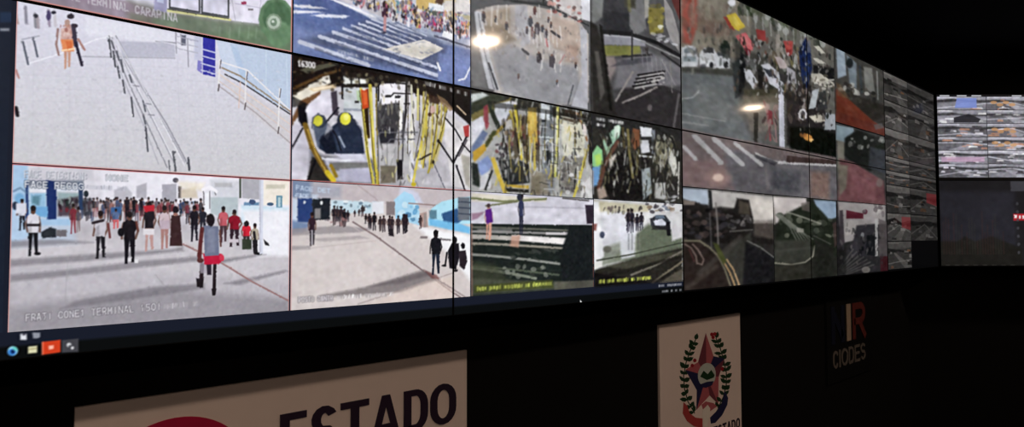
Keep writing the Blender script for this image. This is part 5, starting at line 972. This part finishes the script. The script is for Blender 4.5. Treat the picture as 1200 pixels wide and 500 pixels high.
def feed_mesh(f, x0, x1, z0, z1, ox, oz, y):
    """grid of the part of picture f that lies inside x0..x1, z0..z1"""
    x0, x1, z0, z1 = max(x0, f.a0), min(x1, f.a1), max(z0, f.b0), min(z1, f.b1)
    if x1 - x0 < .004 or z1 - z0 < .004: return None
    nx = max(4, int((x1 - x0) / (f.a1 - f.a0) * f.nx)); ny = max(4, int((z1 - z0) / (f.b1 - f.b0) * f.ny))
    A = np.linspace(x0, x1, nx + 1); B = np.linspace(z1, z0, ny + 1)
    # coarser grid where the picture goes on beyond the photograph
    yy = np.array([max(f.pl.px(x0, q)[1], f.pl.px(x1, q)[1]) for q in B])
    keep = (yy > -12) | (np.arange(ny + 1) % 4 == 0) | (np.arange(ny + 1) == ny)
    B = B[keep]; ny = len(B) - 1
    if f.pl is MAIN:
        xx = np.array([max(f.pl.px(q, z0)[0], f.pl.px(q, z1)[0]) for q in A])
        keep = (xx > -12) | (np.arange(nx + 1) % 4 == 0) | (np.arange(nx + 1) == nx)
        A = A[keep]; nx = len(A) - 1
    u = np.clip((A - f.a0) / (f.a1 - f.a0) * f.nx - .5, 0, f.nx - 1.001); v = np.clip((f.b1 - B) / (f.b1 - f.b0) * f.ny - .5, 0, f.ny - 1.001)
    ui, vi = u.astype(int), v.astype(int)
    fu, fv = (u - ui)[None, :, None], (v - vi)[:, None, None]
    im = f.im
    c = im[vi][:, ui] * (1 - fu) * (1 - fv) + im[vi][:, ui + 1] * fu * (1 - fv) + im[vi + 1][:, ui] * (1 - fu) * fv + im[vi + 1][:, ui + 1] * fu * fv
    c = np.clip(c / 255, 0, 1)
    XX, ZZ = np.meshgrid(A - ox, B - oz)
    co = np.stack([XX, np.full(XX.shape, y), ZZ], -1).reshape(-1, 3)
    i = np.arange((nx + 1) * (ny + 1)).reshape(ny + 1, nx + 1)
    q = np.stack([i[1:, :-1], i[1:, 1:], i[:-1, 1:], i[:-1, :-1]], -1).reshape(-1)
    me = bpy.data.meshes.new(f.name)
    me.vertices.add(len(co)); me.vertices.foreach_set('co', co.ravel().astype(np.float32))
    me.loops.add(len(q)); me.loops.foreach_set('vertex_index', q.astype(np.int32))
    nf = len(q) // 4
    me.polygons.add(nf); me.polygons.foreach_set('loop_start', (np.arange(nf) * 4).astype(np.int32))
    me.update(calc_edges=True)
    at = me.color_attributes.new('picture', 'BYTE_COLOR', 'POINT')
    rgba = np.concatenate([c.reshape(-1, 3), np.ones((len(co), 1))], 1).astype(np.float32)
    at.data.foreach_set('color_srgb', rgba.ravel())
    return me

def display(pl, a0, a1, b0, b1, label, base):
    am = (a0 + a1) / 2
    p = pl.o + pl.e * am
    root = empty('video_wall_display', (p[0], p[1], ZB + b0), pl.ang)
    tag(root, label, 'display', 'displays of the video wall')
    hw, h = (a1 - a0) / 2 - .0004, b1 - b0 - .0012
    bz = .0024
    obj('housing', boxes('housing', [(-hw, hw, .012, RECESS - .001, 0, h)]), M_CASE, root)
    obj('bezel', boxes('bezel', [(-hw, hw, -.001, .012, 0, bz), (-hw, hw, -.001, .012, h - bz, h), (-hw, -hw + bz, -.001, .012, bz, h - bz), (hw - bz, hw, -.001, .012, bz, h - bz)]), M_BEZEL, root)
    scr = obj('screen', boxes('screen', [(-hw + bz, hw - bz, .0025, .0115, bz, h - bz)]), base, root)
    for f in FEEDS:
        if f.pl is not pl: continue
        me = feed_mesh(f, a0 + bz, a1 - bz, b0 + bz, b1 - bz, am, b0, .0012)
        if me is not None: obj(f.name, me, M_PIC if pl is MAIN else M_PIC_MATT, scr, f.label)
    return root

colx = [-PW, 0, PW, a_6, a_8, CORNER - .014]
names = [('showing a white and green bus beside a crosswalk', 'showing a ramp and a terminal crowd above taskbar icons'),
         ('showing the pavement from above and the grey flyover street', 'showing wet steps below two bus interiors'),
         ('showing parked cars with a yellow and a pink flag', 'showing a curving road with yellow kerb lines'),
         ('showing a blue figure and a red earth track', 'showing a shopping street with red sign beside a dark road bend'),
         ('with dim traffic mosaic next to the wall corner', 'with dim traffic mosaic, partly black')]
for i in range(5):
    for k in (1, 0):
        display(MAIN, colx[i], colx[i + 1], (0, SEAM)[k], (SEAM, TOP)[k], ('Lower', 'Upper')[k] + ' video wall display ' + names[i][1 - k], M_DESK if (i < 2 and k == 0) else M_OFF)
display(RIGHT, 0, PW + .006, SEAM, TOP, 'Bright display on the angled side wall with a mosaic of traffic pictures', M_OFF_MATT)
display(RIGHT, 0, PW + .006, 0, SEAM, 'Dark display on the angled side wall showing a small red and white tag', M_OFF_MATT)

# ------------------------------------------------------------------ room
M_WALL = paint('matt_black_wall_paint', (13, 12, 12), .85, .12, .15, 60)
M_CEIL = paint('black_ceiling_paint', (12, 12, 13), .9, .1, .1, 30)
M_FLOOR = paint('dark_grey_carpet', (34, 34, 37), .95, .1, .3, 200)
CZ = 3.08
X0, Y0 = -4.2, -6.0
nrm = np.array([-math.sin(RANG), math.cos(RANG)])
rd = np.array([math.cos(RANG), math.sin(RANG)])
o2 = RIGHT.o[:2] + nrm * RECESS
tt = (RECESS - o2[1]) / rd[1]
K = o2 + rd * tt                                          # inner corner of the two display walls
END = o2 + rd * 4.2

def wall(name, p, q, th=.12, z0=0.0, z1=CZ, mat=None):
    p, q = np.array(p, float), np.array(q, float)
    d = (q - p) / np.linalg.norm(q - p)
    nn = np.array([-d[1], d[0]]) * th                     # outward, to the left of p -> q
    V = [(*p, z0), (*q, z0), (*(q + nn), z0), (*(p + nn), z0), (*p, z1), (*q, z1), (*(q + nn), z1), (*(p + nn), z1)]
    F = [(0, 3, 2, 1), (4, 5, 6, 7), (0, 1, 5, 4), (1, 2, 6, 5), (2, 3, 7, 6), (3, 0, 4, 7)]
    o = obj(name, mesh(name, V, F), mat or M_WALL)
    o['kind'] = 'structure'
    return o
wall('wall_left', (X0, RECESS), K)
wall('wall_right', K, END)
wall('wall_far', END, (END[0], Y0))
wall('wall_back', (END[0], Y0), (X0, Y0))
wall('wall_near', (X0, Y0), (X0, RECESS))
poly = [(X0, RECESS), tuple(K), tuple(END), (END[0], Y0), (X0, Y0)]
def plate(name, z0, z1, mat):
    n = len(poly)
    V = [(*p, z0) for p in poly] + [(*p, z1) for p in poly]
    F = [tuple(range(n)), tuple(range(2 * n - 1, n - 1, -1))] + [(i, i + n, (i + 1) % n + n, (i + 1) % n) for i in range(n)]
    o = obj(name, mesh(name, V, F), mat)
    o['kind'] = 'structure'
plate('floor', -.1, 0, M_FLOOR)
plate('ceiling', CZ, CZ + .1, M_CEIL)

# ------------------------------------------------------------------ signs under the displays
YF = RECESS - .012                                        # face of the boards
M_BOARD = paint('off_white_sign_board', (236, 217, 210), .75, .2, 0, 20, .03)
M_NAVYTXT = paint('dark_navy_lettering', (46, 32, 52), .6, .2)
M_REDDISC = paint('crimson_vinyl', (186, 26, 70), .6, .25)

def letter(ch, x0, x1, z0, z1, wd, mat, parent, ox, oz, th=.004, yf=YF, yl=0.0, ax=1.0):
    x0, x1, ox = x0 / ax, x1 / ax, ox / ax              # strokes are ax times wider than high
    hw_ = wd / 2
    V, F = [], []
    shapes = glyph(ch)
    if ch == 'A':
        W_, H_ = x1 - x0, z1 - z0
        t, ap = wd / W_ * .86, wd / W_ * .5
        legs = [[(0, 0), (t, 0), (.5 - ap + t, 1), (.5 - ap, 1)], [(1 - t, 0), (1, 0), (.5 + ap, 1), (.5 + ap - t, 1)], [(.22, .18), (.78, .18), (.72, .18 + wd / H_ * .95), (.28, .18 + wd / H_ * .95)]]
        for n_, q in enumerate(legs):
            v, fc = slab([[(x0 + W_ * u - ox, z0 + H_ * v_ - oz) for u, v_ in q]], yl - th - .0004 * n_, yl + .0005)
            F += [tuple(i + len(V) for i in t_) for t_ in fc]
            V += v
        shapes = []
    for q in shapes:
        pts = [(x0 + hw_ + (x1 - x0 - wd) * gx - ox, z0 + hw_ + (z1 - z0 - wd) * gy - oz) for gx, gy in q]
        for k, nb in ((0, 1), (-1, -2)):                  # free ends reach the full letter height
            if q[k][1] in (0, 1) and ch in 'INTR' and abs(q[k][1] - q[nb][1]) > .4:
                dx_, dz_ = pts[k][0] - pts[nb][0], pts[k][1] - pts[nb][1]
                s_ = hw_ / abs(dz_)
                pts[k] = (pts[k][0] + dx_ * s_, pts[k][1] + dz_ * s_)
        for k, nb in ((0, 1), (-1, -2)):                  # bars of T and E reach the full width
            if ch in 'TE' and q[k][1] == q[nb][1]:
                sg = 1 if pts[k][0] > pts[nb][0] else -1
                if ch == 'T' or sg > 0: pts[k] = (pts[k][0] + sg * hw_, pts[k][1])
        if ch == 'O': quads = stroke(pts[:-1], wd, True)
        else: quads = stroke(pts, wd)
        v, fc = slab(quads, yl - th - .0004 * (len(V) > 0), yl + .0005)
        F += [tuple(i + len(V) for i in t) for t in fc]
        V += v
    V = [(x * ax, y, z) for x, y, z in V]
    return obj('letter', mesh('letter', V, F), mat, parent)

def board(name, label, cat, a0, a1, b0, b1, mat, th=.011):
    am = (a0 + a1) / 2
    r = empty(name, (am, YF, ZB + b0))
    tag(r, label, cat)
    obj('board', boxes('board', [(a0 - am, a1 - am, 0, th + .0005, 0, b1 - b0)]), mat, r)
    return r, am, b0

s1, ox, oz = board('government_sign', 'long off-white sign board reading ESTADO beside a crimson disc', 'sign', LOWER.A(88, 480), LOWER.A(547, 440), -.66, (LOWER.B(88, 473) + LOWER.B(547, 413)) / 2, M_BOARD)
zt, zb = LOWER.B(519, 450), LOWER.B(519, 496)
lt = [('E', 328, 359, 482), ('S', 365, 395, 476), ('T', 399, 432, 470), ('A', 435, 468.5, 472), ('D', 473, 501, 468), ('O', 504, 534, 470)]
for ch, xa, xb, y in lt:
    A0, A1 = LOWER.A(xa, y), LOWER.A(xb, y)
    e = .002 if ch in 'SO' else 0
    letter(ch, A0, A1, zb - e, zt + e, .0195, M_NAVYTXT, s1, ox, oz, ax=1.42)
p1, p2, p3 = LOWER.at(176, 498), LOWER.at(222, 487.5), LOWER.at(266, 499)
def circum(a, b, c):
    d = 2 * (a[0] * (b[1] - c[1]) + b[0] * (c[1] - a[1]) + c[0] * (a[1] - b[1]))
    q = lambda p: p[0] ** 2 + p[1] ** 2
    x = (q(a) * (b[1] - c[1]) + q(b) * (c[1] - a[1]) + q(c) * (a[1] - b[1])) / d
    z = (q(a) * (c[0] - b[0]) + q(b) * (a[0] - c[0]) + q(c) * (b[0] - a[0])) / d
    return x, z, math.hypot(a[0] - x, a[1] - z)
cx, cz, cr = circum(p1, p2, p3)
print('disc', cx, cz, cr)
v, f = slab([[(cx + cr * math.cos(t * math.tau / 64) - ox, cz + cr * math.sin(t * math.tau / 64) - oz) for t in range(64)]], -.002, .0005)
obj('logo_disc', mesh('logo_disc', v, f), M_REDDISC, s1, 'crimson disc')

s2, ox, oz = board('crest_sign', 'off-white sign board with a star and laurel coat of arms', 'sign', LOWER.A(773, 430), LOWER.A(868, 430), -.92, (LOWER.B(773, 380) + LOWER.B(868, 367)) / 2, M_BOARD)
def lp(x, y):
    a, b = LOWER.at(x, y); return (a - ox, b - oz)
def shape(name, polys, mat, d=.001, label=None):
    v, f = slab([[lp(*p) for p in q] for q in polys], -d, .0005)
    return obj(name, mesh(name, v, f), mat, s2, label)
M_ROSE = paint('dark_rose_print', (112, 52, 66), .7, .2); M_PINK = paint('rose_print', (178, 92, 100), .7, .2); M_NAVY = paint('navy_print', (34, 34, 74), .7, .2); M_GREEN = paint('leaf_green_print', (24, 56, 30), .7, .2)
M_RED = paint('red_print', (176, 66, 66), .7, .2); M_PALE = paint('pale_grey_print', (190, 196, 190), .7, .2); M_WHITE = paint('white_print', (236, 226, 216), .7, .2); M_BERRY = paint('berry_red_print', (150, 24, 36), .7, .2)
c0 = (827.5, 440)
tips = [(827, 390), (849, 420), (841.5, 473), (816, 480), (803, 433)]
inn = [(836, 417), (842, 441), (831.5, 463), (816.5, 457), (818, 424)]
shape('star', [[tips[i], inn[i], c0, inn[i - 1]] for i in range(5)], M_PINK, .001, 'five-pointed rose star')
shape('star_facet', [[tips[0], c0, inn[0]], [tips[1], c0, inn[0]], [tips[4], c0, inn[3]], [tips[3], c0, inn[3]]][1:], M_NAVY, .0015, 'navy halves of the star points')
shape('star_facet', [[tips[0], c0, inn[4]], [tips[2], c0, inn[2]], [tips[1], c0, inn[1]]], M_ROSE, .0015, 'dark rose halves of the star points')
shape('medallion', [[(828 + 10.5 * math.cos(t * math.tau / 28), 439 + 14 * math.sin(t * math.tau / 28) - 1.0 * math.cos(t * math.tau / 28)) for t in range(28)]], M_PALE, .002, 'round pale medallion')
shape('medallion_hill', [[(820, 441), (824, 434), (829, 438), (833, 433), (837, 439), (836, 442), (828, 445)]], M_GREEN, .0026)
shape('medallion_band', [[(820, 450), (828, 447), (836, 446), (834, 451), (827, 454), (821, 453)]], M_NAVY, .0026)
def leaf(x, y, ang, ln, wd):
    c_, s_ = math.cos(math.radians(ang)), math.sin(math.radians(ang))
    return [(x + u * ln * c_ - v_ * wd * s_, y - (u * ln * s_ + v_ * wd * c_)) for u, v_ in ((0, 0), (.3, .5), (.65, .45), (1, 0), (.65, -.45), (.3, -.5))]
Lp = [(814, 484), (806, 470), (802, 455), (801, 440), (804, 424), (809, 410), (815, 398)]
Rp = [(841, 478), (848, 464), (851, 450), (851, 436), (848, 422), (844, 408), (839, 396)]
for nm, pth, sgn in (('laurel_branch', Lp, 1), ('laurel_branch', Rp, -1)):
    q = []
    for i in range(len(pth) - 1):
        (xa, ya), (xb, yb) = pth[i], pth[i + 1]
        q += [[tuple(t) for t in z] for z in stroke([(xa, ya), (xb, yb)], 1.0)]
        for t in (.1, .55):
            x, y = xa + (xb - xa) * t, ya + (yb - ya) * t
            an = math.degrees(math.atan2(ya - yb, xb - xa))
            q += [leaf(x, y, an + random.uniform(30, 70), random.uniform(5.5, 9.5), random.uniform(3.4, 5.4)), leaf(x, y, an - random.uniform(30, 70), random.uniform(5.5, 9.5), random.uniform(3.4, 5.4))]
    q.append(leaf(pth[-1][0], pth[-1][1], 75, 8, 4.5))
    shape(nm, q, M_GREEN, .0012, 'green laurel branch')
dots = [(834, 391.5), (837.5, 391), (835.5, 395), (811, 428), (814, 422), (846, 432)]
for x, y in dots: shape('berry', [[(x + 1.8 * math.cos(t * math.tau / 10), y + 2.2 * math.sin(t * math.tau / 10)) for t in range(10)]], M_BERRY, .0022)
shape('ribbon', [[(801, 471), (805, 475), (808, 484), (815, 489), (823, 490), (823, 501), (813, 499), (805, 493), (800, 484)]], M_RED, .0018, 'red ribbon end')
shape('ribbon', [[(849, 457), (853, 466), (852, 474), (846, 486), (838, 495), (833, 496), (832, 489), (839, 482), (846, 471)]], M_NAVY, .0018, 'navy ribbon end')
shape('ribbon_knot', [[(823, 480), (829, 474), (832, 478), (831, 490), (828, 500), (823, 501)]], M_WHITE, .0016, 'white ribbon centre')
shape('ribbon_tie', [[(822, 474), (827, 470), (836, 472), (840, 476), (831, 482), (824, 480)]], M_PINK, .0014)
zt2 = LOWER.B(852, 494)
for i, ch in enumerate('ESTADO'):
    x0_, x1_ = 836 + i * 5.3, 836 + i * 5.3 + 4.4
    letter(ch, LOWER.A(x0_, 497), LOWER.A(x1_, 497), zt2 - .055, zt2, .010, M_NAVYTXT, s2, ox, oz, .002)

M_PLATE = paint('satin_black_plate', (15, 15, 16), .5, .25)
s3, ox, oz = board('agency_sign', 'black plate with navy, cream and red NIR above grey CIODES letters', 'sign', LOWER.A(969, 390), LOWER.A(1022, 390), LOWER.B(969, 452), LOWER.B(969, 345), M_PLATE)
M_N = paint('dark_navy_letter', (20, 24, 46), .6, .2); M_I = paint('cream_letter', (186, 164, 144), .6, .2); M_R = paint('brick_red_letter', (108, 46, 42), .6, .2); M_G = paint('warm_grey_letter', (108, 100, 94), .6, .2)
zN1, zN0 = LOWER.B(1005, 354), LOWER.B(1005, 396)
letter('N', LOWER.A(974, 385), LOWER.A(989, 380), zN0, zN1, .055, M_N, s3, ox, oz)
letter('I', LOWER.A(991.5, 380), LOWER.A(997, 378), zN0, zN1, LOWER.A(996.5, 378) - LOWER.A(992, 380), M_I, s3, ox, oz)
letter('R', LOWER.A(999, 378), LOWER.A(1013.5, 374), zN0, zN1, .046, M_R, s3, ox, oz)
zC1, zC0 = LOWER.B(978, 411), LOWER.B(978, 432)
xs = [976, 983, 986, 994.5, 1001.5, 1008.5, 1015]
for i, ch in enumerate('CIODES'):
    A0, A1 = LOWER.A(xs[i], 420), LOWER.A(xs[i + 1] - 1.1, 420)
    letter(ch, A0, A1, zC0, zC1, .018, M_G, s3, ox, oz)

# ------------------------------------------------------------------ recessed ceiling lamps
M_RING = paint('white_lamp_trim', (210, 208, 204), .5, .3)
M_LENS, nt, b = newmat('warm_lamp_diffuser')
b.inputs['Base Color'].default_value = (.9, .88, .85, 1)
b.inputs['Emission Color'].default_value = (1.0, .78, .60, 1)
b.inputs['Emission Strength'].default_value = LAMP_POWER

def ring_mesh(r0, r1, z0, z1, n=40):
    V, F = [], []
    for i in range(n):
        t = i * math.tau / n
        for r, z in ((r0, z0), (r1, z0), (r1, z1), (r0, z1)): V.append((r * math.cos(t), r * math.sin(t), z))
    for i in range(n):
        j = (i + 1) % n
        for k in range(4): F.append((4 * i + k, 4 * j + k, 4 * j + (k + 1) % 4, 4 * i + (k + 1) % 4))
    return mesh('trim_ring', V, F)
def disc_mesh(r, z0, z1, n=40):
    V = [(r * math.cos(i * math.tau / n), r * math.sin(i * math.tau / n), z) for z in (z0, z1) for i in range(n)]
    F = [tuple(range(n - 1, -1, -1)), tuple(range(n, 2 * n))] + [(i, (i + 1) % n, n + (i + 1) % n, n + i) for i in range(n)]
    return mesh('diffuser', V, F)
ring, dsc = ring_mesh(.095, .118, -.014, 0), disc_mesh(.0945, -.008, -.001)
for x, y, lb in ((1.93, -2.16, 'round warm ceiling lamp mirrored brightly over the pavement picture'), (5.80, -2.05, 'round warm ceiling lamp mirrored over the street and flags picture'), (-1.94, -2.16, 'round warm ceiling lamp above the long sign board'),
                 (-1.2, -4.7, 'added round fill lamp of the unseen rear row, nearest the side wall with displays'), (-2.55, -4.7, 'middle added round fill lamp of the unseen rear row'), (-3.85, -4.7, 'added round fill lamp of the unseen rear row, next to the near wall')):  # rear row is added out of view to fill the signs' shadow band
    r = empty('ceiling_lamp', (x, y, CZ))
    tag(r, lb, 'lamp', 'row of round ceiling lamps')
    obj('trim_ring', ring, M_RING, r)
    obj('diffuser', dsc, M_LENS, r)
